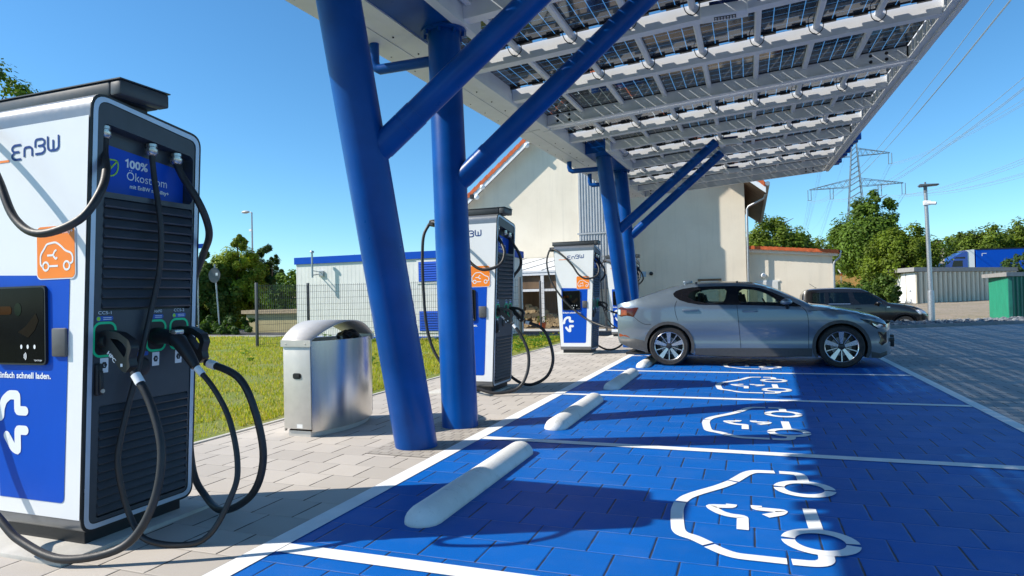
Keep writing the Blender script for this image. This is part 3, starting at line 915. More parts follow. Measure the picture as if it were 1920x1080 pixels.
c3 = dup(ch, (CX+.03, 13.78, 0), label='charger with its whole front in view, its cable running to the grey car')
c4 = dup(ch, (CX+.03, 19.4, 0), label='farthest charger, mostly hidden behind the rear pair of blue columns')
add_cables(ch, (1, 2, 3)); add_cables(c2, (1, 3)); add_cables(c4, (1, 3))
cable('charging_cable', C3, c3, r=.0215, plug=gun_at(.583), band=True)
# the cable that feeds the car: down from the clamp to the charge port at the rear corner
P = C1UP+[(-.56,.0,2.27),(-.60,-.06,2.0),(-.50,-.10,1.62),(-.25,-.16,1.25),(.02,-.20,.98),(.35,-.30,.76),(.75,-.5,.62),(1.0,-.75,.60)]
cable('charging_cable', P, c3)
def slab(label, x, y):
    mb = MB(); mb.bbox((x-.47,y-.16,-.02), (x+.42,y+CD+.10,.022), .006)
    return tag(mb.build('concrete_slab', M_conc, sharp=40), label, 'slab', 'concrete slabs under the chargers')
slab('pale concrete slab under the nearest charger', CX, 2.38)
slab('pale concrete slab under the charger behind the second blue column', CX, 7.93)
slab('pale concrete slab under the charger with its whole front in view', CX, 13.78)
slab('pale concrete slab under the farthest charger', CX, 19.4)
# ================================================================== SOLAR CANOPIES
def rz(X, Y): return 4.2+.0675*(X+4.105)+.033*(Y-6)
def pv_mat():
    m, nt, b, o = newmat('solar_glass')
    uv = nt.nodes.new('ShaderNodeUVMap'); uv.uv_map = 'uv'
    sep = N(nt, 'ShaderNodeSeparateXYZ'); nt.links.new(uv.outputs[0], sep.inputs[0])
    def edge(s_, n_):
        f = math_n(nt, 'FRACT', math_n(nt, 'MULTIPLY', s_, n_))
        return math_n(nt, 'MINIMUM', f, math_n(nt, 'SUBTRACT', 1.0, f))
    gu = math_n(nt, 'LESS_THAN', edge(sep.outputs[0], 4.0), .029)
    gv = math_n(nt, 'LESS_THAN', edge(sep.outputs[1], 8.0), .016)
    gap = math_n(nt, 'MAXIMUM', gu, gv)
    n = noise(nt, pos(nt), 3, 3)
    nt.links.new(mixc(nt, n, (.036, .043, .054), (.055, .064, .078)), b.inputs['Base Color'])
    b.inputs['Roughness'].default_value = .05
    b.inputs['IOR'].default_value = 1.55
    tr = nt.nodes.new('ShaderNodeBsdfTransparent'); tr.inputs[0].default_value = (.86, .90, .93, 1)
    gl = nt.nodes.new('ShaderNodeBsdfGlossy'); gl.inputs['Roughness'].default_value = .03
    m1 = nt.nodes.new('ShaderNodeMixShader'); nt.links.new(schlick(nt), m1.inputs[0]); nt.links.new(tr.outputs[0], m1.inputs[1]); nt.links.new(gl.outputs[0], m1.inputs[2])
    m2 = nt.nodes.new('ShaderNodeMixShader'); nt.links.new(gap, m2.inputs[0]); nt.links.new(b.outputs[0], m2.inputs[1]); nt.links.new(m1.outputs[0], m2.inputs[2])
    nt.links.new(m2.outputs[0], o.inputs[0])
    return m
M_pv = pv_mat()
def clearglass(name, tint, rough=.02):
    m, nt, b, o = newmat(name)
    tr = nt.nodes.new('ShaderNodeBsdfTransparent'); tr.inputs[0].default_value = (*tint, 1)
    gl = nt.nodes.new('ShaderNodeBsdfGlossy'); gl.inputs['Roughness'].default_value = rough
    n = noise(nt, objco(nt), 4, 2)
    k = math_n(nt, 'ADD', schlick(nt), math_n(nt, 'MULTIPLY', n, .02))
    m1 = nt.nodes.new('ShaderNodeMixShader'); nt.links.new(k, m1.inputs[0]); nt.links.new(tr.outputs[0], m1.inputs[1]); nt.links.new(gl.outputs[0], m1.inputs[2])
    nt.links.new(m1.outputs[0], o.inputs[0])
    return m
M_navy = mat('navy_bracket', (.006, .02, .10), .5)
def build_canopy(label, yc, ya, yb, beams, colz, lights, fins):
    ox, oy = -2.73, yc
    t = thing('solar_canopy', label, 'canopy', (ox, oy, 0), 0, 'white solar canopies roofing the bays')
    def B(mb, name, m, parent=None, **kw):
        mb.v = [(p[0]-ox, p[1]-oy, p[2]) for p in mb.v]
        return mb.build(name, m, parent or t, **kw)
    def beam(mb, xa, xb, y0, y1, za, zb, m=0, n=1):
        v = []
        for x in (xa, xb):
            for y in (y0, y1):
                for z in (za, zb): v.append((x, y, rz(x, y)+z))
        mb.add(v, [(0,1,3,2),(4,6,7,5),(0,4,5,1),(2,3,7,6),(1,5,7,3),(0,2,6,4)], m)
    # edge beams along the length
    mb = MB(); beam(mb, -4.105, -3.80, ya, yb, 0., .30); beam(mb, -3.795, -3.56, ya, yb, .006, .28)
    y = ya+1.2
    while y < yb:                                     # joint plates and screw heads on the underside
        mb.lathe([(.011, -.004), (.011, .006)], 8, 1, 'z', (-4.02, y, rz(-4.02, y))); mb.lathe([(.011, -.004), (.011, .006)], 8, 1, 'z', (-3.70, y+.1, rz(-3.70, y)))
        y += .6
    B(mb, 'gutter_fascia', [M_canopy, M_black])
    mb = MB(); beam(mb, -3.555, -3.425, ya, yb, -.045, .24); B(mb, 'edge_beam', M_canopy)
    mb = MB(); beam(mb, 2.42, 2.52, ya, yb, .0, .26)
    y = ya+.3
    while y < yb: beam(mb, 2.395, 2.419, y, y+.03, .03, .20); y += .34
    beam(mb, 2.524, 2.60, ya, yb, -.03, .28); B(mb, 'edge_beam', M_canopy)
    # cross beams
    XE = [-3.51+.743*k for k in range(9)]; XE[-1] = 2.415
    for i, (by, big, br) in enumerate(beams):
        mb = MB()
        if big:
            beam(mb, -3.42, 2.418, by, by+.10, -.015, .20); beam(mb, -3.42, 2.418, by-.03, by-.002, -.017, .004); 
            for x in (1.9, 2.12):
                for z in (.05, .145): mb.lathe([(.026, -.004), (.026, .0), (.001, .0)], 10, 1, 'y', (x, by-.0005, rz(x, by)+z)); mb.lathe([(.026, -.004), (.026, .0), (.001, .0)], 10, 1, 'y', (-3.0-(x-1.9), by-.0005, rz(-3.0, by)+z))
        else:
            beam(mb, -3.42, 2.418, by, by+.085, 0, .19)
            beam(mb, -3.42, 2.418, by+.087, by+.16, .0, .012)
        B(mb, 'cross_beam', [M_canopy, M_black])
    # purlins
    for x in XE[1:-1]:
        mb = MB()
        v = []
        for yy in (ya+.02, yb-.02):
            z0 = rz(x, yy)
            for dx, dz in ((-.04, .150), (-.024, .135), (.024, .135), (.04, .150), (.04, .192), (-.04, .192)): v.append((x+dx, yy, z0+dz))
        mb.add(v, [tuple(range(6)), tuple(range(6, 12))]+[(k, (k+1) % 6, 6+(k+1) % 6, 6+k) for k in range(6)])
        B(mb, 'purlin', M_canopy)
    # modules
    for i in range(len(beams)-1):
        y0 = beams[i][0]+.03; nb = beams[i+1]
        y1 = nb[0]-(.072 if nb[2] else -.02)
        for k in range(8):
            xa, xb = XE[k]+.012, XE[k+1]-.012
            mb = MB()
            for z in (.204, .212):
                q = [(x, y, rz(x, y)+z) for x, y in ((xa, y0), (xb, y0), (xb, y1), (xa, y1))]
                if z < .21: mb.face(q, 0, False, [(0,0),(1,0),(1,1),(0,1)])
            p = B(mb, 'solar_panel', M_pv)
            mb = MB(); beam(mb, xa, xa+.010, y0, y1, .1975, .2135); beam(mb, xb-.010, xb, y0, y1, .1975, .2135); B(mb, 'panel_edge', M_black, p)
            if nb[2]:
                for u in (.2, .72):
                    xm = xa+(xb-xa)*u
                    mb = MB(); beam(mb, xm-.085, xm+.085, y1-.03, y1+.022, .168, .198); beam(mb, xm-.15, xm-.086, y1-.01, y1+.004, .182, .192)
                    B(mb, 'junction_box', M_black, p)
                mb = MB(); beam(mb, xa, xb, y1-.012, y1, .192, .203); B(mb, 'panel_edge', M_black, p)
            else:
                mb = MB(); beam(mb, xa, xb, y1-.034, y1-.022, .194, .203); B(mb, 'panel_edge', M_black, p)
        if nb[2]:
            for x in XE[:-1]:
                yq = nb[0]-.03
                mb = MB(); mb.tube(spline([(x-.10, yq-.06, rz(x, yq)+.19), (x-.075, yq, rz(x, yq)+.11), (x, yq, rz(x, yq)+.055), (x+.075, yq, rz(x, yq)+.11), (x+.09, yq-.05, rz(x, yq)+.19)], 4), .006, 5)
                B(mb, 'cable_loop', M_rubber)
    # light fixtures
    for x, yy in lights:
        z = rz(x, yy)
        mb = MB(); mb.bbox((x-.26, yy-.22, z-.10), (x+.26, yy-.02, z+.03), .015)
        mb.box((x-.11, yy-.17, z-.104), (x+.13, yy-.07, z-.1002), 1)
        for k in range(7):
            xx = x-.10+k*.033; mb.box((xx, yy-.16, z-.108), (xx+.018, yy-.13, z-.1045), 2); mb.box((xx, yy-.112, z-.108), (xx+.018, yy-.08, z-.1045), 2)
        L = B(mb, 'light_fixture', [M_canopy, M_black, mat('lens', (.5, .52, .55), .2)])
        mb = MB(); mb.box((x-.16, yy-.16, z+.031), (x+.16, yy-.002, z+.09)); B(mb, 'bracket', M_navy, L)
    # blue letters standing off the edges, seen edge-on
    for (x0, x1, y0, y1, za, zb) in fins:
        mb = MB()
        y = y0; rnd = random.Random(int(y0*10))
        while y < y1:
            l = .09+.10*rnd.random(); a = za+.10*rnd.random(); c = zb-.12*rnd.random()
            beam(mb, x0+.05*rnd.random(), x1-.05*rnd.random(), y, y+l, a, c); y += l+.08+.10*rnd.random()
        B(mb, 'edge_letter', M_blue)
    # columns
    for side, yb_, dy in ((0, yc-.45, -.145), (1, yc+.45, .145)):
        base = Vector((-2.73, yb_, 0)); d = Vector((-.09, dy, 1))
        zt = rz(-3.1, yc)-.03
        top = base+d*zt
        mb = MB(); mb.tube([base-d*.12]+[base+d*(zt*k/6) for k in range(7)], .18, 40)
        c = B(mb, 'column', M_blue)
        mb = MB(); a = top; mb.lathe([(.001, -.002), (.25, -.002), (.25, .024), (.001, .024)], 32, 0, 'z', (a.x, a.y, a.z), False)
        for k in range(8):
            an = 2*pi*k/8+.2; mb.cyl((a.x+.215*cos(an), a.y+.215*sin(an), a.z-.05), (a.x+.215*cos(an), a.y+.215*sin(an), a.z-.0025), .018, 6)
        B(mb, 'flange', M_blue, c)
        s0 = base+d*(2.42+colz)
        sd = Vector((1.14, .22 if side == 0 else .158, 1))
        L = (rz(s0.x+2.3*1.14, s0.y)-s0.z)
        mb = MB(); mb.tube([s0, s0+sd*(L*.5), s0+sd*(L+.02)], .108, 28); st = B(mb, 'strut', M_blue, c)
        u = sd.normalized()
        mb = MB(); p0 = s0+u*.18; mb.tube([p0, p0+u*.26], .1125, 28); mb.tube([p0+u*.266, p0+u*.40], .1125, 28); B(mb, 'strut_sleeve', M_blue, c)
        pz = top.z-.30; py = base.y+dy*pz
        mb = MB(); mb.tube([(-3.98, py, rz(-3.98, py)+.005), (-3.98, py, pz+.10), (-3.96, py, pz+.03), (-3.91, py, pz), (-3.1, py, pz)], .058, 16); B(mb, 'drain_pipe', M_blue, c)
    zc = rz(-3.2, yc)
    y0, y1 = yc-1.75, yc+1.35
    mb = MB(); beam(mb, -3.42, -2.935, y0, y1, -.03, .25); B(mb, 'head_beam', M_blue)
    mb = MB(); beam(mb, -2.93, -2.83, y0-.1, y1+.12, -.05, .27); B(mb, 'trimmer_beam', M_canopy)
    return t
build_canopy('near half of the white solar canopy, on the big blue columns beside the bin', 5.43, .30, 11.60,
    [(.35,1,0),(1.9,0,1),(3.35,0,1),(4.85,0,0),(6.40,0,0),(7.95,0,1),(9.60,0,1),(11.48,1,0)], 0.,
    [(-.18, 7.93), (.0, 1.88)], [(-4.235, -4.125, 1.6, 4.3, -.10, .28)])
build_canopy('far half of the white solar canopy, on the rear pair of blue columns', 16.19, 11.66, 23.75,
    [(11.69,1,0),(13.10,0,1),(14.55,0,0),(15.95,0,1),(17.40,0,0),(18.80,0,1),(20.50,0,1),(22.1,0,0),(23.62,1,0)], .30,
    [(-.30, 15.93), (-.35, 20.48)], [(2.62, 2.80, 18.4, 22.8, -.02, .38)])

# ================================================================== STEEL LITTER BIN
def build_bin():
    t = thing('litter_bin', 'brushed steel litter bin with an arched lid, standing beside the slanting blue column', 'bin', (-4.015, 5.56, 0), 0)
    L2, E2, BU = .515, .155, .135
    def plan(k=0.):
        pts = []
        for i in range(17):
            y = -L2+2*L2*i/16; pts.append((E2-k+BU*(1-(y/L2)**2), y*(1-k)))
        return pts+[(-x, -y) for x, y in pts]
    zb = .895
    P = plan(); n = len(P)
    mb = MB()
    Q = plan(.03)
    for k in range(n):
        a, b = Q[k], Q[(k+1) % n]; mb.add([(*a, 0), (*b, 0), (*b, .055), (*a, .055)], [(0,1,2,3)])
    mb.build('base', M_steelm, t)
    mb = MB()
    for k in range(n):
        if k in (16, 33): continue
        a, b = P[k], P[(k+1) % n]; mb.add([(*a, .05), (*b, .05), (*b, zb), (*a, zb)], [(0,1,2,3)], 0, True)
        c, d = Q[k], Q[(k+1) % n]; mb.add([(*c, zb-.25), (*d, zb-.25), (*d, zb), (*c, zb)], [(0,1,2,3)], 1, True); mb.add([(*c, zb), (*d, zb), (*b, zb), (*a, zb)], [(0,1,2,3)], 0)
    mb.build('bulging_shell', [M_steel, M_steelm], t, weld=.0005, sharp=60)
    mb = MB(); mb.sheet(Q, lambda x, y: (x, y, zb-.22)); mb.build('inner_shelf', M_black, t)
    for s_ in (-1, 1):
        mb = MB(); mb.bbox((-E2+.002, min(s_*L2, s_*(L2+.012)), .075), (E2-.002, max(s_*L2, s_*(L2+.012)), zb-.01), .004)
        mb.box((-E2-.012, min(s_*(L2-.03), s_*(L2-.004)), .05), (-E2+.001, max(s_*(L2-.03), s_*(L2-.004)), zb)); 
        d = mb.build('door_panel', M_steelm, t, sharp=40)
        if s_ < 0:
            mb = MB(); mb.prism(rrect(-.042,.545,.048,.60,.02), lambda u, v, e: (u, e, v), -L2-.018, -L2-.0125, 0); mb.prism(rrect(-.028,.562,.034,.590,.01), lambda u, v, e: (u, e, v), -L2-.026, -L2-.019, 0); mb.build('latch', M_black, d)
            mb = MB(); mb.face([(-.01,-L2-.0127,.085),(.055,-L2-.0127,.085),(.055,-L2-.0127,.122),(-.01,-L2-.0127,.122)]); mb.build('sticker', mat('silver_sticker', (.7,.7,.68), .4), d)
    # arched lid sheet
    mb = MB(); rows = []
    H = .172
    for i in range(25):
        u = i/24; a = pi*u
        y = -(L2+.02)*cos(a); z = zb+.012+H*(1-cos(a)**2)
        hwid = E2+.012+BU*.62*(1-(y/(L2+.02))**2)
        rows.append([(-hwid, y, z), (0, y, z+.004), (hwid, y, z)])
    for i in range(24):
        for k in range(2):
            A = [rows[i][k], rows[i][k+1], rows[i+1][k+1], rows[i+1][k]]
            mb.add(A, [(0,1,2,3)], 0, True)
    lid = mb
    o = lid.build('arched_lid', M_steelm, t, weld=.0005)
    so_ = o.modifiers.new('thick', 'SOLIDIFY'); so_.thickness = .008; so_.offset = -1
    mb = MB()
    for s_ in (-1, 1):
        y = s_*(L2+.016); mb.box((-E2-.014, y-.012, zb-.045), (E2+.014, y+.012, zb+.016))
        for x in (-.11, .11): mb.lathe([(.006, 0), (.006, s_*.004), (.001, s_*.004)], 8, 0, 'y', (x, s_*(L2+.0285), zb-.02))
    mb.build('lid_band', M_steelm, t)
    return t
build_bin()
def lump(name, label, cat, c, r, m, seed, sq=.7):
    rnd = random.Random(seed); bm = bmesh.new(); bmesh.ops.create_icosphere(bm, subdivisions=3, radius=1)
    from mathutils import noise as mn
    mb = MB()
    for v in bm.verts:
        q = v.co.copy(); k = 1+.35*mn.noise(q*2.1+Vector((seed, 0, 0)))+.14*mn.noise(q*5+Vector((0, seed, 0)))
        v.co = Vector((q.x*r[0]*k, q.y*r[1]*k, q.z*r[2]*k))+Vector(c)
    mb.frombm(bm, 0, False)
    return tag(mb.build(name, m), label, cat)
lump('rubbish_bag', 'black rubbish bag poking out of the steel bin', 'bag', (-3.93, 5.76, .855), (.12, .13, .11), mat('bag_film', (.012, .012, .013), .3, var=.2), 4)
lump('crumpled_paper', 'crumpled cream paper lying in the mouth of the steel bin', 'litter', (-3.86, 5.42, .845), (.06, .06, .055), mat('paper', (.55, .42, .25), .8), 9)
# ================================================================== CARS
def interp(tab, x):
    if x <= tab[0][0]: return tab[0][1]
    for i in range(len(tab)-1):
        x0, y0 = tab[i]; x1, y1 = tab[i+1]
        if x <= x1:
            return y0+(y1-y0)*(x-x0)/(x1-x0)
    return tab[-1][1]
def smooth_tab(tab, n=4):
    P = spline([(a, b, 0) for a, b in tab], n)
    return [(p.x, p.y) for p in P]
def carpaint(name, col, metal=.4):
    m, nt, b, o = newmat(name)
    v = objco(nt)
    n = noise(nt, v, 900, 2)
    nt.links.new(mixc(nt, n, tuple(c*.85 for c in col), tuple(c*1.15 for c in col)), b.inputs['Base Color'])
    b.inputs['Metallic'].default_value = metal
    b.inputs['Roughness'].default_value = .30
    b.inputs['Coat Weight'].default_value = 1.
    b.inputs['Coat Roughness'].default_value = .03
    return m
M_tyre = mat('tyre_rubber', (.022, .021, .021), .75, var=.3, scale=20)
M_rimd = mat('rim_black', (.02, .021, .024), .35)
M_rims = mat('rim_silver', (.62, .63, .66), .25, metal=.9, var=.04)
M_brake = mat('brake_disc', (.25, .25, .26), .35, metal=.8)
M_clad = mat('charcoal_cladding', (.052, .053, .055), .6, var=.12, scale=20)
M_frame = mat('window_frame_black', (.008, .008, .01), .12, var=.2)
M_tint = clearglass('tinted_glass', (.66, .76, .66))
M_tintd = clearglass('dark_tinted_glass', (.12, .17, .18))
M_amber = mat('amber_lens', (.26, .05, .008), .12, var=.25, scale=30)
M_redl = mat('dark_red_lens', (.06, .012, .008), .10, var=.3, scale=20)
M_lamp = mat('lamp_clear', (.62, .66, .72), .08, metal=.5, var=.15, scale=25)
M_int = mat('cabin_dark', (.018, .019, .021), .8, var=.2)
M_seam = mat('panel_gap', (.008, .008, .009), .9)
def make_wheel(parent, c, R, rim, width, out, style):
    """wheel with its axle along y; out = sign of the visible side"""
    cx, cy, cz = c
    hub = thing('wheel', None, None); hub.location = (cx, cy, cz); hub.parent = parent
    mb = MB(); w2 = width/2
    pr = [(rim*.97, -w2*.9), (rim*1.06, -w2), (R*.93, -w2), (R*.985, -w2*.8), (R, -w2*.45), (R, w2*.45), (R*.985, w2*.8), (R*.93, w2), (rim*1.06, w2), (rim*.97, w2*.9)]
    mb.lathe(pr, 56, 0, 'y')
    for rr in (R*.90, R*.80): mb.lathe([(rr-.004, out*(w2+.0005)), (rr, out*(w2+.003)), (rr+.004, out*(w2+.0005))], 56, 0, 'y')
    mb.build('tyre', M_tyre, hub, sharp=50)
    mb = MB(); o = out
    mb.lathe([(rim*.97, -o*w2*.9), (rim*.95, o*w2*.55), (rim*.99, o*w2*.93), (rim*1.02, o*w2*.97), (rim*1.02, o*w2*.86)], 48, 1, 'y')
    mb.lathe([(rim*.965, o*w2*.90), (rim*1.01, o*w2*.985), (rim*1.025, o*w2*.96)], 48, 0, 'y')
    mb.lathe([(.001, o*w2*.30), (rim*.62, o*w2*.30), (rim*.62, o*w2*.2)], 32, 2, 'y')          # disc
    mb.lathe([(rim*.94, -o*w2*.2), (.05, -o*w2*.2)], 32, 1, 'y')
    mb.lathe([(.050, o*w2*.75), (.044, o*w2*.88), (.03, o*w2*.92), (.001, o*w2*.93)], 20, 1, 'y')
    ns = 10
    for k in range(ns):
        a = 2*pi*k/ns+.31 if style else 2*pi*k/ns
        wide = (k % 2 == 0)
        ca, sa = cos(a), sin(a)
        def P(r, t, y): return (r*ca-t*sa, o*y, r*sa+t*ca)
        wi, wo_ = (.020, .040) if wide else (.012, .016)
        if style == 2: wi, wo_ = .022, .03
        y0, y1 = w2*.80, w2*.93
        v = [P(.05, -wi, y0), P(.05, wi, y0), P(rim*.97, wo_, y1), P(rim*.97, -wo_, y1), P(.05, -wi, y0-.03), P(.05, wi, y0-.03), P(rim*.97, wo_, y1-.035), P(rim*.97, -wo_, y1-.035)]
        mb.add(v, [(0,1,2,3)], 0 if wide else 1); mb.add(v, [(4,7,6,5),(0,4,5,1),(1,5,6,2),(3,2,6,7),(0,3,7,4)], 1)
        if not wide and style == 1:
            mb.add([P(.06, -wi*.35, y0+.002), P(.06, wi*.35, y0+.002), P(rim*.97, wo_*.45, y1+.002), P(rim*.97, -wo_*.45, y1+.002)], [(0,1,2,3)], 0)
    mb.build('rim', [M_rims, M_rimd, M_brake], hub, sharp=40)
    return hub
def make_car(root, sp, paint):
    T = smooth_tab(sp['top']); xe0, xe1 = sp['x0'], sp['x1']
    WP = smooth_tab(sp['plan']); CR = sp['crown']; ZB = sp['belt']; TB = sp['tumble']
    def crown(x): return interp(CR, x)
    def top(x): return interp(T, x)
    def ts(x): return top(x)-crown(x)
    def W(x, z):
        b = interp(WP, x); zb = interp(ZB, x); zs = sp['shoulder']
        w_ = b
        if z < zs:
            q = (zs-z)/zs; w_ -= .055*q*q+.020*math.exp(-((z-.50)/.085)**2)
        else: w_ -= .06*max(0, min(z, zb)-zs)
        if z > zb: w_ -= (z-zb)*interp(TB, x)
        t_ = ts(x); r = .055 if x > -.3 else .022
        u = max(0., min(1., (t_-z)/r))
        w_ -= r*.75*(1-sqrt(max(0, 1-(1-u)**2)))
        return max(w_, .1)
    zbot = sp['bottom']
    # ---- outline in xz
    xs = []
    x = xe0
    while x < xe1-1e-6: xs.append(x); x += .06
    xs.append(xe1)
    outline = []
    x = xe0
    bot = [(xe0, interp(zbot, xe0))]
    pts = [xe0]
    def arch(cx, cz, r):
        zz = interp(zbot, cx); a0 = math.asin(max(-1, min(1, (zz-cz)/r)))
        return [(cx-r*cos(a0+(pi-2*a0)*k/18), cz+r*sin(a0+(pi-2*a0)*k/18)) for k in range(19)]
    A1, A2 = arch(0, sp['wz'], sp['ar']), arch(sp['wb'], sp['wz'], sp['ar'])
    for q in [p for p in zbot if xe0 < p[0] < A1[0][0]]: bot.append(q)
    bot += A1
    for q in [p for p in zbot if A1[-1][0] < p[0] < A2[0][0]]: bot.append(q)
    bot += A2
    for q in [p for p in zbot if A2[-1][0] < p[0] < xe1]: bot.append(q)
    bot.append((xe1, interp(zbot, xe1)))
    NE = 7
    fr = [(xe1, bot[-1][1]+(ts(xe1)-bot[-1][1])*k/NE) for k in range(1, NE)]
    re = [(xe0, bot[0][1]+(ts(xe0)-bot[0][1])*k/NE) for k in range(NE-1, 0, -1)]
    tp = [(x, ts(x)) for x in xs[::-1]]
    outline = bot+fr+tp+re
    holes = sp['windows']
    eb0, eb1 = sp['bulge']
    mb = MB()
    vs, fs = tri2d(outline, holes, .075)
    for s_ in (-1, 1):
        mb.add([(x, s_*W(x, z), z) for x, z in vs], [tuple(f) for f in fs], 0, True)
    # ---- top skin, with openings for the two screens
    NS = 10
    rows = []
    for x in xs:
        w_ = W(x, ts(x)); c = crown(x)
        rows.append([(x, w_*(-1+2*k/NS), ts(x)+c*(1-(-1+2*k/NS)**2)) for k in range(NS+1)])
    ws0, ws1 = sp['windscreen']; rg0, rg1 = sp['rearscreen']
    mbg = MB()
    for i in range(len(xs)-1):
        xm = (xs[i]+xs[i+1])/2
        for k in range(NS):
            A = [rows[i][k], rows[i][k+1], rows[i+1][k+1], rows[i+1][k]]
            g = (ws0 < xm < ws1 or rg0 < xm < rg1) and 0 < k < NS-1
            roofb = sp['roofblack'] and (sp['roofblack'][0] < xm < sp['roofblack'][1]) and 0 < k < NS-1
            if g: mbg.add(A, [(0,1,2,3)], 0, True)
            elif roofb: mbg.add(A, [(0,1,2,3)], 1, True)
            else: mb.add(A, [(0,1,2,3)], 0, True)
    # ---- end skins
    for xe, bu, col in ((xe1, eb1, [(xe1, bot[-1][1])]+fr+[(xe1, ts(xe1))]), (xe0, -eb0, [(xe0, bot[0][1])]+re[::-1]+[(xe0, ts(xe0))])):
        rr = []
        for x, z in col:
            w_ = W(x, z)
            rr.append([(x+bu*(1-(-1+2*k/NS)**2), w_*(-1+2*k/NS), z+(crown(x)*(1-(-1+2*k/NS)**2) if z >= ts(x)-1e-6 else 0)) for k in range(NS+1)])
        for i in range(len(rr)-1):
            for k in range(NS): mb.add([rr[i][k], rr[i][k+1], rr[i+1][k+1], rr[i+1][k]], [(0,1,2,3)], 0, True)
    mb.build('body', paint, root, weld=.002, sharp=38)
    mbg.build('windscreens', [M_tint, M_frame], root, weld=.002)
    # ---- panels laid on the flank
    def flank(e): return [lambda x, z, s_=s_: (x, s_*(W(x, z)+e), z) for s_ in (-1, 1)]
    def panel(name, poly, m, e, hol=(), parent=None, grid=.06):
        for f in flank(e):
            mb = MB(); mb.sheet(poly, f, 0, hol, grid); mb.build(name, m, parent or root)
    def line(name, pts, w_, m, e, parent=None):
        pp = [(p.x, p.y) for p in spline([(a, b, 0) for a, b in pts], 4)]
        for f in flank(e):
            mb = MB()
            for q in stroke(pp, w_): mb.face([f(*p) for p in q])
            mb.build(name, m, parent or root)
    for h in holes:
        for s_ in (-1, 1):
            g = MB(); g.sheet(h, lambda x, z, s_=s_: (x, s_*(W(x, z)-.004), z), 0, (), .08); g.build('window', sp['glass'], root)
    panel('window_surround', sp['dlo'], M_frame, .003, holes)
    for nm, pl, m, e in sp['panels']: panel(nm, pl, m, e)
    for pl in sp['seams']: line('panel_gap', pl, .007, M_seam, .0025)
    for nm, pl, w_, m in sp['lines']: line(nm, pl, w_, m, .004)
    # arch trims and wells
    for cx in (0, sp['wb']):
        A = arch(cx, sp['wz'], sp['ar']); r2 = sp['ar']+sp['trim']
        Bq = [(cx+(p[0]-cx)*r2/sp['ar'], sp['wz']+(p[1]-sp['wz'])*r2/sp['ar']) for p in A]
        Bq[0] = (Bq[0][0], A[0][1]); Bq[-1] = (Bq[-1][0], A[-1][1])
        panel('arch_trim', A+Bq[::-1], sp['trimmat'], .010, grid=None)
        for s_ in (-1, 1):
            mb = MB()
            for i in range(len(A)-1):
                mb.face([(A[i][0], s_*(W(*A[i])+.010), A[i][1]), (A[i+1][0], s_*(W(*A[i+1])+.010), A[i+1][1]), (A[i+1][0], s_*.55, A[i+1][1]), (A[i][0], s_*.55, A[i][1])])
            mb.face([(p[0], s_*.55, p[1]) for p in A]); mb.build('wheel_well', M_int, root)
    # floor and cabin
    mb = MB(); zf = interp(zbot, sp['wb']/2)
    mb.box((xe0+.15, -interp(WP, 0)+.12, zf+.02), (xe1-.15, interp(WP, 0)-.12, zf+.06)); mb.build('underbody', M_int, root)
    mb = MB(); a, b, zc = sp['cabin']
    hwid = W(1., sp['shoulder'])-.10
    mb.box((a, -hwid, zc), (b, hwid, zc+.03)); mb.box((a-.35, -hwid, zc), (a, hwid, zc+.38)); mb.bbox((b-.18, -hwid, zc), (b+.2, hwid, zc+.42), .05)
    for sx, rake in ((sp['seats'][0], .0), (sp['seats'][1], .0)):
        for yy in (-.36, .36):
            mb.bbox((sx-.05, yy-.23, zc+.10), (sx+.48, yy+.23, zc+.26), .05)
            M = Matrix.Translation((sx, yy, zc+.2)) @ Matrix.Rotation(-.22, 4, 'Y')
            bm = bmesh.new(); bmesh.ops.create_cube(bm, size=1)
            for v in bm.verts: v.co = Vector((v.co.x*.13, v.co.y*.46, v.co.z*.56+.28))
            bmesh.ops.bevel(bm, geom=list(bm.edges), offset=.045, segments=2, affect='EDGES'); mb.frombm(bm, 0, True, M)
            bm = bmesh.new(); bmesh.ops.create_cube(bm, size=1)
            for v in bm.verts: v.co = Vector((v.co.x*.09, v.co.y*.26, v.co.z*.17+.68))
            bmesh.ops.bevel(bm, geom=list(bm.edges), offset=.03, segments=2, affect='EDGES'); mb.frombm(bm, 0, True, M)
    sw = Vector((b-.28, .36, zc+.46)); R_ = Matrix.Rotation(-.5, 3, 'Y')
    mb.tube([sw+R_ @ Vector((0, .18*cos(2*pi*k/20), .18*sin(2*pi*k/20))) for k in range(20)], .014, 6, closed=True)
    mb.build('cabin', M_int, root, sharp=40)
    # mirrors
    mx, mz = sp['mirror']; k = sp.get('mk', 1.)
    for s_ in (-1, 1):
        yb = W(mx, mz)
        bm = bmesh.new(); bmesh.ops.create_uvsphere(bm, u_segments=16, v_segments=10, radius=1)
        for v in bm.verts:
            q = v.co
            v.co = Vector((mx+q.x*.095*k*(1-.2*q.z), s_*(yb+.13)+q.y*.10*k, mz+.035+q.z*.058*k*(1 if q.z > 0 else .75)))
        mb = MB(); mb.frombm(bm, 0, True); mb.tube([(mx+.03, s_*(yb-.02), mz-.07), (mx+.02, s_*(yb+.06), mz-.045), (mx, s_*(yb+.11), mz)], [.035, .028, .03], 8, 1)
        mb.build('wing_mirror', [paint, M_black], root)
    # wheels
    yw = interp(WP, 0)-sp['tw']/2-.022
    for cx in (0, sp['wb']):
        for s_ in (-1, 1): make_wheel(root, (cx, s_*yw, sp['wr']-.002), sp['wr'], sp['rim'], sp['tw'], s_, sp['style'])
    return W, flank
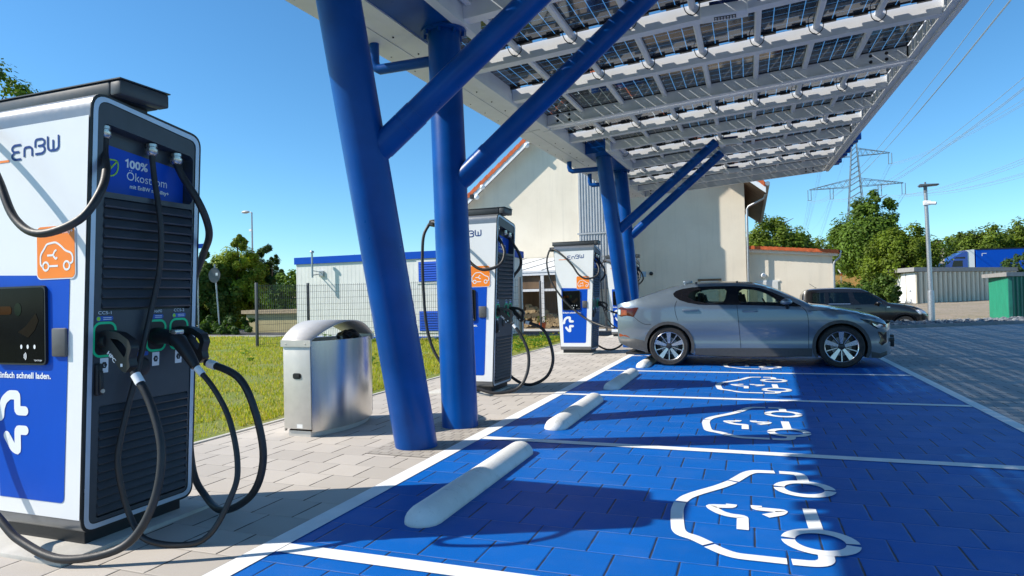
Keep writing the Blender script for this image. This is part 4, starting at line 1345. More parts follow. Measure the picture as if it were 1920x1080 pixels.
# ---- grey electric saloon
P_grey = carpaint('slate_grey_paint', (.15, .195, .245), .45)
car = thing('parked_car', 'slate grey saloon car charging in the blue bay, nose to the drive lane', 'car', (-1.346, 12.575, 0))
win_r = [(.34,1.205),(.45,1.135),(.62,1.10),(.925,1.095),(.965,1.17),(.985,1.29),(.955,1.335),(.62,1.335),(.44,1.31),(.36,1.26)]
win_f = [(1.20,1.085),(1.87,1.058),(1.80,1.135),(1.66,1.225),(1.52,1.285),(1.42,1.31),(1.24,1.325),(1.18,1.29),(1.165,1.20)]
dlo = [(.085,1.265),(.11,1.215),(.20,1.155),(.34,1.105),(.52,1.075),(.70,1.065),(1.18,1.055),(1.60,1.035),(2.10,1.008),(2.16,1.012),(2.02,1.095),(1.84,1.195),(1.68,1.275),(1.52,1.335),(1.36,1.362),(1.10,1.378),(.64,1.382),(.42,1.375),(.24,1.350),(.13,1.315)]
sp1 = dict(x0=-.93, x1=3.42,
  top=[(-.93,1.108),(-.90,1.128),(-.80,1.146),(-.60,1.205),(-.35,1.295),(-.10,1.375),(.15,1.435),(.45,1.472),(.75,1.480),(1.10,1.474),(1.38,1.448),(1.60,1.400),(1.80,1.318),(2.0,1.222),(2.2,1.120),(2.36,1.045),(2.55,1.020),(2.87,.965),(3.15,.895),(3.32,.832),(3.40,.775),(3.42,.73)],
  plan=[(-.93,.74),(-.85,.80),(-.65,.872),(-.3,.915),(.2,.925),(1.4,.922),(2.3,.926),(2.75,.925),(3.05,.885),(3.25,.84),(3.38,.765),(3.42,.72)],
  crown=[(-.93,.02),(-.6,.03),(-.2,.045),(.5,.055),(1.4,.055),(2.2,.045),(2.5,.05),(3.2,.05),(3.52,.03)],
  belt=[(-.93,1.02),(-.3,1.05),(.2,1.10),(.7,1.045),(1.5,1.03),(2.2,.99),(2.6,.90),(3.2,.78),(3.52,.68)],
  tumble=[(-.93,.3),(-.4,.55),(.2,.60),(1.5,.60),(2.2,.55),(2.5,.5),(3.52,.4)], shoulder=.80,
  bottom=[(-.93,.47),(-.90,.39),(-.70,.31),(-.50,.265),(.42,.20),(1.2,.165),(2.32,.185),(3.12,.16),(3.30,.155),(3.42,.20)],
  wz=.345, ar=.385, trim=.052, wb=2.735, wr=.348, rim=.247, tw=.235, style=1, trimmat=M_clad,
  windows=[win_r, win_f], dlo=dlo, glass=M_tint, windscreen=(1.5,2.33), rearscreen=(-.62,.10), roofblack=(.25,1.42), bulge=(.05,.15),
  panels=[('sill_cladding',[(.440,.31),(.445,.20),(1.2,.17),(2.295,.19),(2.30,.32),(1.2,.318)],M_clad,.006),
          ('rear_bumper_cladding',[(-.925,.475),(-.89,.395),(-.70,.315),(-.50,.272),(-.43,.26),(-.432,.44),(-.60,.475)],M_clad,.006),
          ('front_bumper_cladding',[(3.175,.17),(3.30,.162),(3.41,.205),(3.41,.27),(3.30,.235),(3.165,.27)],M_clad,.006),
          ('air_curtain',[(3.27,.585),(3.41,.575),(3.41,.41),(3.33,.36),(3.29,.40),(3.315,.47)],M_frame,.004),
          ('rear_light',[(-.918,1.015),(-.86,1.045),(-.52,1.035),(-.61,.868),(-.86,.872),(-.915,.90)],M_redl,.004),
          ('rear_light_strip',[(-.85,1.00),(-.74,.985),(-.74,.90),(-.85,.895)],M_amber,.006),
          ('rear_light_edge',[(-.91,1.005),(-.865,1.0),(-.865,.90),(-.91,.91)],M_lamp,.006),
          ('rear_reflector',[(-.905,.565),(-.76,.535),(-.69,.495),(-.90,.505)],M_amber,.005),
          ('headlight',[(3.00,.800),(3.18,.765),(3.36,.715),(3.41,.695),(3.41,.632),(3.25,.635),(3.16,.70)],M_frame,.004),
          ('headlight_lens',[(3.19,.725),(3.31,.705),(3.405,.682),(3.405,.644),(3.27,.648),(3.21,.69)],M_lamp,.006),
          ('indicator',[(3.355,.690),(3.39,.682),(3.39,.655),(3.355,.660)],M_amber,.008)],
  seams=[[(.155,1.145),(.12,1.04),(.13,.92),(.165,.80)], [(1.15,1.05),(1.165,.85),(1.18,.6),(1.195,.32),(1.195,.18)], [(2.17,.995),(2.235,.90),(2.255,.70),(2.25,.45),(2.245,.2)],
         [(2.26,.93),(2.6,.945),(2.95,.885),(3.25,.79)], [(-.61,.868),(-.50,.78),(-.40,.735),(-.30,.735)]],
  lines=[('sill_shadow_line',[(.44,.205),(1.2,.172),(2.29,.192)],.02,M_seam)],
  cabin=(.25,1.95,.52), seats=(.62,1.32), mirror=(1.92,1.055))
W1, fl1 = make_car(car, sp1, P_grey)
for x0, x1 in ((.245,.515),(1.235,1.48)):
    for s_ in (-1, 1):
        mb = MB(); z = .985-.03*x0
        yw = W1((x0+x1)/2, z)
        mb.bbox((x0, min(s_*(yw-.004), s_*(yw+.032)), z-.021), (x1, max(s_*(yw-.004), s_*(yw+.032)), z+.021), .012)
        mb.build('door_handle', P_grey, car, sharp=40)
mb = MB(); mb.bbox((.19,-.035,1.440), (.36,.035,1.510), .025); mb.build('roof_antenna', P_grey, car, sharp=50)
mb = MB(); mb.bbox((3.48,-.5,.40), (3.56,.5,.465), .01); mb.bbox((3.55,-.26,.30), (3.60,.26,.50), .01); mb.build('number_plate_holder', M_black, car, sharp=40)
mb = MB()
for (a, b) in (((2.28,-.55,1.06),(2.05,.1,1.175)), ((2.28,.1,1.085),(2.05,.62,1.155))): mb.tube([a, b], .008, 5)
mb.build('wiper', M_black, car)

# ---- dark brown SUV beyond the gravel
P_brown = carpaint('dark_brown_paint', (.0085, .0068, .006), .1)
suv = thing('parked_car', 'dark brown boxy SUV parked behind the gravel bed, seen past the grey car', 'car', (2.62, 27.35, -.368))
s_win = [[(-.40,1.18),(-.38,1.53),(.02,1.545),(.03,1.16)], [(.16,1.15),(.155,1.545),(.80,1.535),(.86,1.14)], [(1.20,1.105),(1.02,1.30),(.96,1.53),(1.46,1.515),(1.78,1.26),(1.70,1.10)]]
sp2 = dict(x0=-.78, x1=3.35,
  top=[(-.78,1.05),(-.765,1.30),(-.72,1.50),(-.62,1.655),(-.45,1.71),(-.1,1.735),(.6,1.735),(1.1,1.71),(1.42,1.615),(1.78,1.40),(2.02,1.235),(2.15,1.155),(2.5,1.105),(2.9,1.02),(3.15,.92),(3.30,.80),(3.35,.70)],
  plan=[(-.78,.72),(-.65,.83),(-.3,.885),(.6,.895),(2.4,.895),(2.8,.87),(3.1,.80),(3.25,.72),(3.35,.6)],
  crown=[(-.78,.02),(0,.04),(1.4,.045),(2.1,.05),(3.35,.04)],
  belt=[(-.78,1.10),(.8,1.10),(2.0,1.05),(2.4,.95),(3.35,.7)], tumble=[(-.78,.30),(2.,.34),(2.4,.4),(3.35,.4)], shoulder=.82,
  bottom=[(-.78,.42),(-.45,.30),(.42,.25),(2.1,.25),(3.05,.25),(3.35,.32)],
  wz=.335, ar=.375, trim=.06, wb=2.578, wr=.335, rim=.215, tw=.22, style=2, trimmat=M_frame,
  windows=s_win, dlo=[(-.43,1.14),(-.42,1.56),(-.2,1.575),(.9,1.570),(1.50,1.545),(1.86,1.265),(1.90,1.10),(1.1,1.085),(.0,1.125)], glass=M_tintd, windscreen=(1.46,2.02), rearscreen=(-.79,-.70), roofblack=None, bulge=(.05,.14),
  panels=[('headlight',[(2.92,.86),(3.08,.875),(3.24,.80),(3.30,.70),(3.05,.705)],M_lamp,.005), ('bumper_lower',[(3.02,.28),(3.33,.34),(3.34,.56),(3.02,.50)],M_clad,.006),
          ('sill_cladding',[(.44,.38),(.44,.26),(2.1,.26),(2.1,.38)],M_clad,.006), ('rear_light',[(-.765,1.05),(-.765,.80),(-.62,.80),(-.60,1.08)],M_redl,.005)],
  seams=[[(.92,1.57),(.95,1.1),(.95,.4)], [(.08,1.57),(.09,1.1),(.12,.8)], [(1.93,1.09),(1.98,.9),(1.98,.4)]],
  lines=[('roof_rail',[(-.50,1.675),(-.1,1.692),(.6,1.692),(1.25,1.655)],.03,M_rims), ('window_trim',[(.14,1.13),(.86,1.12)],.02,M_rims), ('badge',[(2.03,.985),(2.13,.985)],.03,M_rims)],
  cabin=(.0,1.75,.62), seats=(.35,1.15), mirror=(1.74,1.10), mk=1.1)
W2, fl2 = make_car(suv, sp2, P_brown)
for x0, x1 in ((1.02,1.22),(.16,.36)):
    for s_ in (-1, 1):
        yw = W2(x0, .95); mb = MB(); mb.bbox((x0, min(s_*(yw-.004), s_*(yw+.03)), .935), (x1, max(s_*(yw-.004), s_*(yw+.03)), .97), .01)
        mb.build('door_handle', P_brown, suv, sharp=40)
mb = MB(); mb.tube([(-.20,0,1.735), (-.42,0,1.90)], .008, 5); mb.lathe([(.03,0),(.02,.02),(.001,.02)], 10, 0, 'z', (-.2,0,1.73)); mb.build('aerial', M_black, suv)
# ================================================================== BUILDINGS
def ray(px, py):
    d = _f+_r2*((px-960)/FPX)-_u2*((py-540)/FPX); return d
def at_depth(px, py, dd):
    return Vector((0, 0, CAMH))+ray(px, py)*dd
def at_y(px, py, y):
    d = ray(px, py); return Vector((0, 0, CAMH))+d*(y/d.y)
def part_box(name, m, t, *boxes):
    o = t.location; mb = MB()
    for a, b in boxes: mb.box(tuple(a[k]-o[k] for k in range(3)), tuple(b[k]-o[k] for k in range(3)))
    return mb.build(name, m, t)
def lb(t, mb): # to local
    o = t.location; mb.v = [(p[0]-o[0], p[1]-o[1], p[2]-o[2]) for p in mb.v]; return mb
M_corr = mat('grey_corrugated', (.38, .40, .42), .55, metal=.1, var=.08, scale=4)
M_door = mat('pale_door', (.66, .66, .64), .6, var=.05)
def house():
    t = thing('gable_house', 'tall cream gable-ended building with an orange tiled roof behind the far chargers', 'house', (-6, 28, -.4))
    RX, RZ, SL = -6.0, 11.15, .82
    EX0, EX1 = -12.35, -.07
    def roofz(x): return RZ-SL*abs(x-RX)
    # front gable block (left) at y=28 and recessed right part at y=30
    mb = MB()
    poly = [(EX0,-.6),(-5.5,-.6),(-5.5,roofz(-5.5)-.25),(RX,RZ-.25),(EX0,roofz(EX0)-.25)]
    mb.prism(poly, lambda u, v, d: (u, d, v), 28, 42)
    poly = [(-5.498,-.6),(EX1,-.6),(EX1,roofz(EX1)-.25),(-5.498,roofz(-5.498)-.25)]
    mb.prism(poly, lambda u, v, d: (u, d, v), 30, 42)
    lb(t, mb); w_ = mb.build('wall', M_cream, t)
    # plinth
    # roof slabs with tile edge
    mb = MB()
    for s_, xe in ((-1, EX0-1.0), (1, .75)):
        p = [(RX, RZ), (xe, roofz(xe)), (xe, roofz(xe)-.17), (RX, RZ-.17)]
        mb.prism(p, lambda u, v, d: (u, d, v), 27.55, 42.4)
    lb(t, mb); rf = mb.build('roof', M_tile, t)
    # separate verge tiles: a course of short tiles along the gable edge
    for s_ in (-1, 1):
        mb = MB(); nT = 24
        for k in range(nT):
            L = (7.3 if s_ < 0 else 6.7)
            xa = RX+s_*L*k/nT; xb = RX+s_*L*(k+1)/nT
            za, zb = roofz(xa)+.05, roofz(xb)+.012
            mb.add([(xa,27.53,za-.22),(xb,27.53,zb-.22),(xb,27.53,zb),(xa,27.53,za),(xa,27.85,za-.22),(xb,27.85,zb-.22),(xb,27.85,zb),(xa,27.85,za)],
                   [(0,1,2,3),(3,2,6,7),(0,3,7,4),(1,5,6,2)])
        lb(t, mb); mb.build('verge_tiles', M_tile, rf)
    # white barge boards and soffit
    mb = MB()
    for s_, xe in ((-1, EX0-1.0), (1, .75)):
        p = [(RX, RZ-.173), (xe, roofz(xe)-.173), (xe, roofz(xe)-.42), (RX, RZ-.42)]
        mb.prism(p, lambda u, v, d: (u, d, v), 27.56, 27.62)
        mb.face([(RX,27.62,RZ-.20),(xe,27.62,roofz(xe)-.20),(xe,28,roofz(xe)-.20),(RX,28,RZ-.20)])
    lb(t, mb); mb.build('barge_board', M_white, t)
    mb = MB()
    mb.face([(.74,27.6,roofz(.74)-.2),(.74,42,roofz(.74)-.2),(EX1,42,roofz(EX1)-.26),(EX1,27.6,roofz(EX1)-.26)])
    lb(t, mb); mb.build('soffit', M_wood, t)
    mb = MB(); mb.tube([(.82,27.5,roofz(.75)-.06),(.82,42,roofz(.75)-.06)], .09, 10); p0 = (.82, 29.5, roofz(.75)-.1)
    mb.tube([(.80,29.6,roofz(.75)-.15),(.72,29.7,roofz(.75)-.35),(.10,29.90,roofz(.75)-.62),(.02,29.92,roofz(.75)-.75),(.0,29.92,-.4)], .05, 8)
    lb(t, mb); mb.build('gutter', M_galv, t)
    # tall corrugated shutter on the front block
    mb = MB(); x = -6.95
    mb.box((-6.98,27.93,1.55), (-5.502,27.999,7.3))
    while x < -5.55: mb.prism([(x,27.93),(x+.02,27.905),(x+.06,27.905),(x+.08,27.93)], lambda u, v, d: (u, v, d), 1.56, 3.98); mb.prism([(x,27.93),(x+.02,27.905),(x+.06,27.905),(x+.08,27.93)], lambda u, v, d: (u, v, d), 4.06, 7.29); x += .125
    lb(t, mb); mb.build('corrugated_shutter', M_corr, t)
    part_box('shutter_rail', M_corr, t, ((-7.05,27.88,3.98),(-5.49,27.904,4.05)))
    # door and lintel, vent, sign plate, wall lamp on the recessed wall
    part_box('door', M_door, t, ((-2.0,29.93,-.4),(-1.25,29.985,1.80)))
    part_box('door_frame', M_wood, t, ((-2.12,29.94,1.803),(-1.12,30.001,1.90)))
    part_box('notice_plate', mat('pale_blue_plate', (.30, .45, .60), .5, var=.15, scale=40), t, ((-4.62,29.975,2.08),(-4.40,29.998,2.32)))
    mb = MB(); mb.lathe([(.085,0),(.085,-.08),(.06,-.10),(.001,-.10)], 16, 0, 'y', (-4.16,30,2.22)); lb(t, mb); mb.build('wall_vent', M_black, t, sharp=40)
    mb = MB(); mb.lathe([(.10,0),(.12,-.03),(.10,-.12),(.05,-.16),(.001,-.17)], 14, 0, 'y', (-11.4,27.60,roofz(-11.4)-.32)); lb(t, mb); mb.build('eaves_lamp', M_txt, t)
    mb = MB(); mb.box((-12.0,27.45,roofz(-12)-.34), (-11.85,27.60,roofz(-12)-.14)); mb.lathe([(.10,0),(.12,-.03),(.10,-.12),(.001,-.15)], 14, 1, 'y', (-11.7,27.6,roofz(-11.7)-.52)); mb.lathe([(.10,0),(.12,-.03),(.10,-.12),(.001,-.15)], 14, 1, 'y', (-9.2,27.6,roofz(-9.2)-.42)); lb(t, mb); mb.build('security_camera', [M_black, M_txt], t)
    return t
house()
def annex():
    t = thing('low_annex', 'low cream annex with an orange tile edge, joined to the right of the tall building', 'outbuilding', (1.8, 30.4, -.4))
    xa, xb = -.06, 3.36
    mb = MB(); mb.prism([(xa,-.5),(xb,-.5),(xb,2.84),(xa,3.17)], lambda u, v, d: (u, d, v), 30.35, 36); lb(t, mb); mb.build('wall', M_cream, t)
    mb = MB(); n = 16
    for k in range(n):
        x0 = xa+.02+(xb+.25-xa)*k/n; x1 = xa+.02+(xb+.25-xa)*(k+1)/n
        z0, z1 = 3.32-.097*(x0-xa), 3.30-.097*(x1-xa)
        mb.add([(x0,30.1,z0-.14),(x1,30.1,z1-.14),(x1,30.1,z1-.0),(x0,30.1,z0),(x0,36.2,z0-.14),(x1,36.2,z1-.14),(x1,36.2,z1),(x0,36.2,z0)], [(0,1,2,3),(3,2,6,7),(0,4,5,1),(1,5,6,2),(0,3,7,4)])
    lb(t, mb); mb.build('roof', M_tile, t)
    mb = MB(); mb.prism([(xa,3.17),(xb+.2,2.85),(xb+.2,2.70),(xa,3.02)], lambda u, v, d: (u, d, v), 30.2, 30.348); lb(t, mb); mb.build('fascia_board', M_cream, t)
    mb = MB(); mb.tube([(xb+.28,30.1,2.88),(xb+.28,36.1,2.88)], .06, 8); mb.tube([(xb+.28,30.2,2.84),(xb+.27,30.2,2.66),(xb+.08,30.25,2.48),(xb+.03,30.26,2.35),(xb+.03,30.26,-.4)], .045, 8); lb(t, mb); mb.build('gutter', M_galv, t)
    mb = MB(); mb.lathe([(.09,0),(.11,-.03),(.09,-.10),(.04,-.14),(.001,-.15)], 14, 0, 'y', (.62,30.35,1.98)); lb(t, mb); mb.build('wall_lamp', M_txt, t)
    part_box('door', M_door, t, ((.35,30.30,-.4),(1.20,30.345,1.70)))
    part_box('door_lintel', M_creamc, t, ((.28,30.31,1.703),(1.28,30.349,1.76)))
annex()
def container():
    t = thing('site_cabin', 'pale flat-roofed cabin with a blue roof edge and blue louvred windows', 'cabin', (-11, 19, 0))
    xa, xb, y0, y1 = -15.1, -7.35, 19.0, 21.2
    part_box('wall', M_creamc, t, ((xa,y0,.06),(xb,y1,2.62)))
    mb = MB(); x = xa+.02
    while x < xb-.05: mb.box((x,y0-.0025,.10), (x+.035,y0-.001,2.60)); x += .16
    lb(t, mb); mb.build('wall_ribs', M_creamc, t)
    part_box('roof_edge', M_chblue, t, ((xa-.05,y0-.05,2.622),(xb+.05,y1+.05,2.86)))
    part_box('base_rail', M_chblue, t, ((xa-.03,y0-.02,-.05),(xb+.03,y0+.02,.058)))
    for x0, z0 in ((-10.2,1.86),(-10.2,.24)):
        mb = MB(); mb.box((x0-.07,y0-.022,z0-.07), (x0+1.17,y0-.0125,z0+.72)); lb(t, mb); f = mb.build('window_frame', M_creamc, t)
        mb = MB(); mb.box((x0,y0-.028,z0), (x0+1.1,y0-.0225,z0+.65)); k = 0
        while k < 8:
            z = z0+.02+k*.079; mb.add([(x0+.03,y0-.045,z),(x0+1.07,y0-.045,z),(x0+1.07,y0-.029,z+.06),(x0+.03,y0-.029,z+.06)], [(0,1,2,3)]); k += 1
        lb(t, mb); mb.build('louvre', M_chblue, f)
    mb = MB(); mb.tube([(-14.15,y0-.35,2.12),(-14.15,y0-.35,2.98)], .035, 10); mb.lathe([(.07,0),(.07,.06),(.001,.08)], 12, 0, 'z', (-14.15,y0-.35,2.98)); mb.tube([(-14.15,y0-.35,2.2),(-14.15,y0,2.25)], .02, 8); mb.tube([(-14.15,y0-.33,2.36),(-14.0,y0,2.3)], .015, 6); mb.box((-14.1,y0-.06,2.16),(-13.92,y0-.013,2.36)); lb(t, mb); mb.build('vent_pipe', M_galv, t)
container()
def leanto():
    t = thing('lean_to', 'open lean-to with a white sheet roof and white posts before the cream gable', 'lean-to', (-9.2, 26.5, 0))
    xa, xb = -13.0, -6.6
    mb = MB(); mb.add([(xa,25.3,2.36),(xb,25.3,2.36),(xb,27.95,3.02),(xa,27.95,3.02),(xa,25.3,2.28),(xb,25.3,2.28),(xb,27.95,2.94),(xa,27.95,2.94)], [(0,1,2,3),(4,7,6,5),(0,4,5,1),(1,5,6,2),(3,0,4,7)])
    lb(t, mb); rf = mb.build('roof', M_white, t)
    mb = MB(); x = xa+.3
    while x < xb: mb.add([(x,25.29,2.365),(x+.03,25.29,2.365),(x+1.33,27.94,3.026),(x+1.30,27.94,3.026),(x,25.29,2.385),(x+.03,25.29,2.385),(x+1.33,27.94,3.046),(x+1.30,27.94,3.046)], [(4,5,6,7),(0,1,5,4),(0,3,7,4),(1,2,6,5)]); x += .95
    lb(t, mb); mb.build('roof_rib', M_roofgrey, rf)
    part_box('front_beam', M_white, t, ((xa,25.32,2.16),(xb,25.42,2.278))); 
    for x in (-12.9,-10.9,-9.45,-8.0,-6.7): part_box('post', M_white, t, ((x,25.33,0),(x+.13,25.41,2.158)))
    part_box('rail', M_white, t, ((xa,25.34,1.50),(xb,25.40,1.60)))
    part_box('back_boarding', M_wood, t, ((xa,27.6,-.1),(xb,27.75,2.85)))
    part_box('side_boarding', M_wood, t, ((xa,25.6,-.1),(xa+.08,27.6,2.2)))
    part_box('upper_boarding', M_wood, t, ((xa+.1,25.45,1.62),(xb-.1,25.49,2.14)))
leanto()
def lumber(label, x, y, n, seed):
    rnd = random.Random(seed); mb = MB()
    for i in range(n):
        px = x+rnd.random()*1.6; pz = .05+rnd.random()*.9*(1-(px-x)/2); 
        mb.cyl((px, y, pz), (px+.05*rnd.random(), y+.5, pz+.05*rnd.random()), .05+.06*rnd.random(), 8)
    return tag(mb.build('log_pile', mat('cut_logs', (.42, .31, .17), .85, var=.4, scale=5)), label, 'logs')
lumber('heap of pale split logs stacked under the white lean-to roof', -8.9, 25.9, 70, 2)
def pot(label, x, y):
    t = thing('flower_pot', label, 'plant', (x, y, 0)); rnd = random.Random(int(x*10))
    mb = MB(); mb.lathe([(.10,0),(.15,.24),(.17,.26),(.15,.26),(.13,.22),(.001,.2)], 14); mb.build('pot', M_tile, t)
    mb = MB()
    for k in range(160):
        a = rnd.random()*6.28; r = .22*rnd.random()**.5; z = .24+.25*rnd.random(); s_ = .03
        mb.face([(r*cos(a)-s_, r*sin(a), z), (r*cos(a), r*sin(a)-s_, z+.02), (r*cos(a)+s_, r*sin(a), z+.03), (r*cos(a), r*sin(a)+s_, z+.01)], 1 if k % 5 == 0 else 0)
    mb.build('flowers', [leafy('pot_leaf', (.07,.14,.02)), mat('red_petal', (.6,.03,.02), .6)], t)
pot('terracotta pot of red flowers left of the white lean-to post', -8.65, 24.6); pot('terracotta pot of red flowers beside the logs under the lean-to', -7.7, 24.5)

# ------------------------------------------------------------------ mesh fences
def fence(label, pts, posts_at=None, hgt=1.83):
    t = thing('mesh_fence', label, 'fence', (pts[0][0], pts[0][1], 0), 0, 'dark wire mesh fences')
    for i in range(len(pts)-1):
        a, b = Vector((*pts[i], 0)), Vector((*pts[i+1], 0)); d = (b-a); L = d.length; d.normalize(); nrm = Vector((-d.y, d.x, 0))
        mb = MB(); s_ = .03
        def bar(p, q, r):
            e = (q-p).normalized(); u = nrm; w_ = e.cross(u)
            v = [p+u*r+w_*r, p+u*r-w_*r, p-u*r-w_*r, p-u*r+w_*r, q+u*r+w_*r, q+u*r-w_*r, q-u*r-w_*r, q-u*r+w_*r]
            mb.add(v, [(0,1,5,4),(1,2,6,5),(2,3,7,6),(3,0,4,7)])
        while s_ < L: bar(a+d*s_+Vector((0,0,.04)), a+d*s_+Vector((0,0,hgt)), .0032); s_ += .062
        for k in range(10):
            z = .06+k*(hgt-.1)/9
            for o in (.008, -.008): bar(a+d*.02+nrm*o+Vector((0,0,z)), b+nrm*o+Vector((0,0,z)), .0034)
        lb(t, mb); mb.build('mesh_panel', M_fence, t)
    n = []
    for i in range(len(pts)):
        n.append(pts[i])
        if i < len(pts)-1:
            L = (Vector(pts[i+1])-Vector(pts[i])).length; m = max(1, round(L/2.5))
            for k in range(1, m): n.append(tuple(Vector(pts[i]).lerp(Vector(pts[i+1]), k/m)))
    for x, y in n:
        mb = MB(); mb.bbox((x-.035,y-.035,-.1), (x+.035,y+.035,hgt+.05), .006); lb(t, mb); mb.build('post', M_fence, t)
fence('dark mesh fence running along the front of the pale cabin', [(-13.62,15.33),(-13.0,16.9),(-6.4,18.2)])
fence('dark mesh fence in front of the white lean-to, beyond the service road', [(-7.4,23.35),(-4.9,23.35)])
mb = MB(); mb.box((-9,23.2,-.05),(-4.9,23.32,.05)); struct(mb.build('road_edge', M_paint))
def planter():
    t = thing('low_wall', 'low yellowish wall with a timber coping, seen through the left end of the mesh fence', 'wall', (-21, 25.5, 0))
    a, b = at_y(462, 600, 23.), at_y(567, 600, 23.)
    part_box('wall', mat('yellow_render', (.42, .36, .19), .9, var=.12, scale=3), t, ((a.x,23.0,-.2),(b.x,26,.82)))
    part_box('coping', mat('timber_coping', (.36, .28, .18), .8, var=.2, scale=8), t, ((a.x-.15,22.85,.823),(b.x+.1,26.1,.98)))
planter()
def back_sign():
    p = at_depth(404, 516, 29.5); 
    t = thing('road_sign', 'round road sign seen from behind on a leaning grey pole by the bushes', 'sign', (p.x, p.y, 0))
    mb = MB(); mb.tube([(.22,0,-.1),(-.05,0,p.z+.5)], .035, 8); mb.build('pole', M_galv, t)
    mb = MB(); mb.lathe([(.001,-.02),(.34,-.02),(.34,.0),(.001,.0)], 28, 0, 'y', (0,-.05,p.z)); mb.box((-.28,-.028,p.z+.14),(.28,-.0205+.0,p.z+.17)); mb.box((-.28,-.028+.0,p.z-.17),(.28,-.0205,p.z-.14)); mb.build('disc', mat('sign_back', (.09, .10, .115), .5, metal=.3), t, sharp=40)
    mb = MB(); mb.box((.08,-.075,p.z-.02),(.2,-.0705,p.z+.10)); mb.build('sticker', M_txt, t)
back_sign()
def blue_plate():
    p = at_depth(381, 461, 29); t = thing('street_sign', 'small blue street sign just right of the nearest charger', 'sign', (p.x, p.y, 0))
    mb = MB(); mb.box((-.55,-.02,p.z-.10),(.13,.02,p.z+.10)); mb.build('plate', M_chblue, t); mb = MB(); mb.tube([(-.4,.06,-.1),(-.4,.06,p.z+.15)], .03, 8); mb.build('pole', M_galv, t)
blue_plate()
def old_lamp():
    p = at_depth(472, 398, 46); t = thing('street_lamp', 'distant street lamp with a rounded head rising above the conifers', 'street lamp', (p.x, p.y, 0))
    z = p.z
    mb = MB(); mb.tube([(0,0,-.3),(0,0,z)], [.08, .055], 10); mb.tube([(0,0,z-.02),(-.35,0,z+.05)], .03, 8); mb.build('pole', M_galv, t)
    mb = MB(); bm = bmesh.new(); bmesh.ops.create_uvsphere(bm, u_segments=14, v_segments=8, radius=1)
    for v in bm.verts: v.co = Vector((v.co.x*.36-.55, v.co.y*.16, v.co.z*.11+z+.05))
    mb.frombm(bm, 0, True); mb.build('lamp_head', mat('lamp_head_grey', (.5,.5,.5), .4), t)
    mb = MB(); mb.box((-.22,-.06,z-1.35),(-.02,.06,z-1.2)); mb.build('camera', M_txt, t)
old_lamp()

# ------------------------------------------------------------------ lane lamp, shed, green box, truck, small signs
def lane_lamp():
    b = at_depth(1747, 603, 22.7); t = thing('lamp_post', 'slim galvanised lamp post with a flat head and white camera, standing in the gravel', 'lamp post', (b.x, b.y, .1))
    H = at_depth(1736, 348, 22.7).z-.1; q = .012*H
    mb = MB(); mb.tube([(0,0,-.15),(0,0,1.02),(0,0,1.06),(0,0,1.08),(-.06,0,H-.05)], [.105,.105,.10,.076,.058], 14); mb.build('pole', M_galv, t, sharp=40)
    mb = MB(); bm = bmesh.new(); bmesh.ops.create_cube(bm, size=1)
    for v in bm.verts: v.co = Vector((v.co.x*.62*(1)+.10, v.co.y*.30, v.co.z*.10*(1 if v.co.x < 0 else .5)))
    bmesh.ops.bevel(bm, geom=list(bm.edges), offset=.03, segments=2, affect='EDGES')
    mb.frombm(bm, 0, True, Matrix.Translation((-.06,0,H+.02))); mb.tube([(-.06,0,H-.25),(-.06,0,H-.02)], .06, 12); mb.tube([(-.06,0,H+.06),(-.06,0,H+.14)], .03, 8); mb.build('lamp_head', mat('lamp_grey', (.16,.17,.18), .4, metal=.3), t, sharp=40)
    mb = MB(); mb.tube([(-.08,-.02,H-.60),(.22,-.12,H-.64)], .055, 12); mb.bbox((-.14,-.09,H-.68),(.08,.06,H-.52), .015); c = mb.build('camera', M_white, t, sharp=40)
    mb = MB(); mb.tube([(.222,-.121,H-.64),(.235,-.125,H-.642)], .045, 12); mb.build('lens', M_black, c)
lane_lamp()
def ribbed_box(t, name, m, A, B_, z0, z1, pitch, depth, parent=None):
    """vertical ribs on the wall from A to B_, proud on its right-hand side"""
    a, b = Vector((A.x, A.y, 0)), Vector((B_.x, B_.y, 0)); d = (b-a); L = d.length; d.normalize(); nrm = Vector((d.y, -d.x, 0))
    mb = MB(); s_ = 0; pts = []
    while s_ < L-pitch*.5:
        pts += [a+d*s_, a+d*(s_+pitch*.5), a+d*(s_+pitch*.58)+nrm*depth, a+d*(s_+pitch*.92)+nrm*depth]; s_ += pitch
    pts.append(b)
    for i in range(len(pts)-1):
        p, q = pts[i], pts[i+1]; mb.face([(p.x,p.y,z0),(q.x,q.y,z0),(q.x,q.y,z1),(p.x,p.y,z1)])
    lb(t, mb); return mb.build(name, m, parent or t)
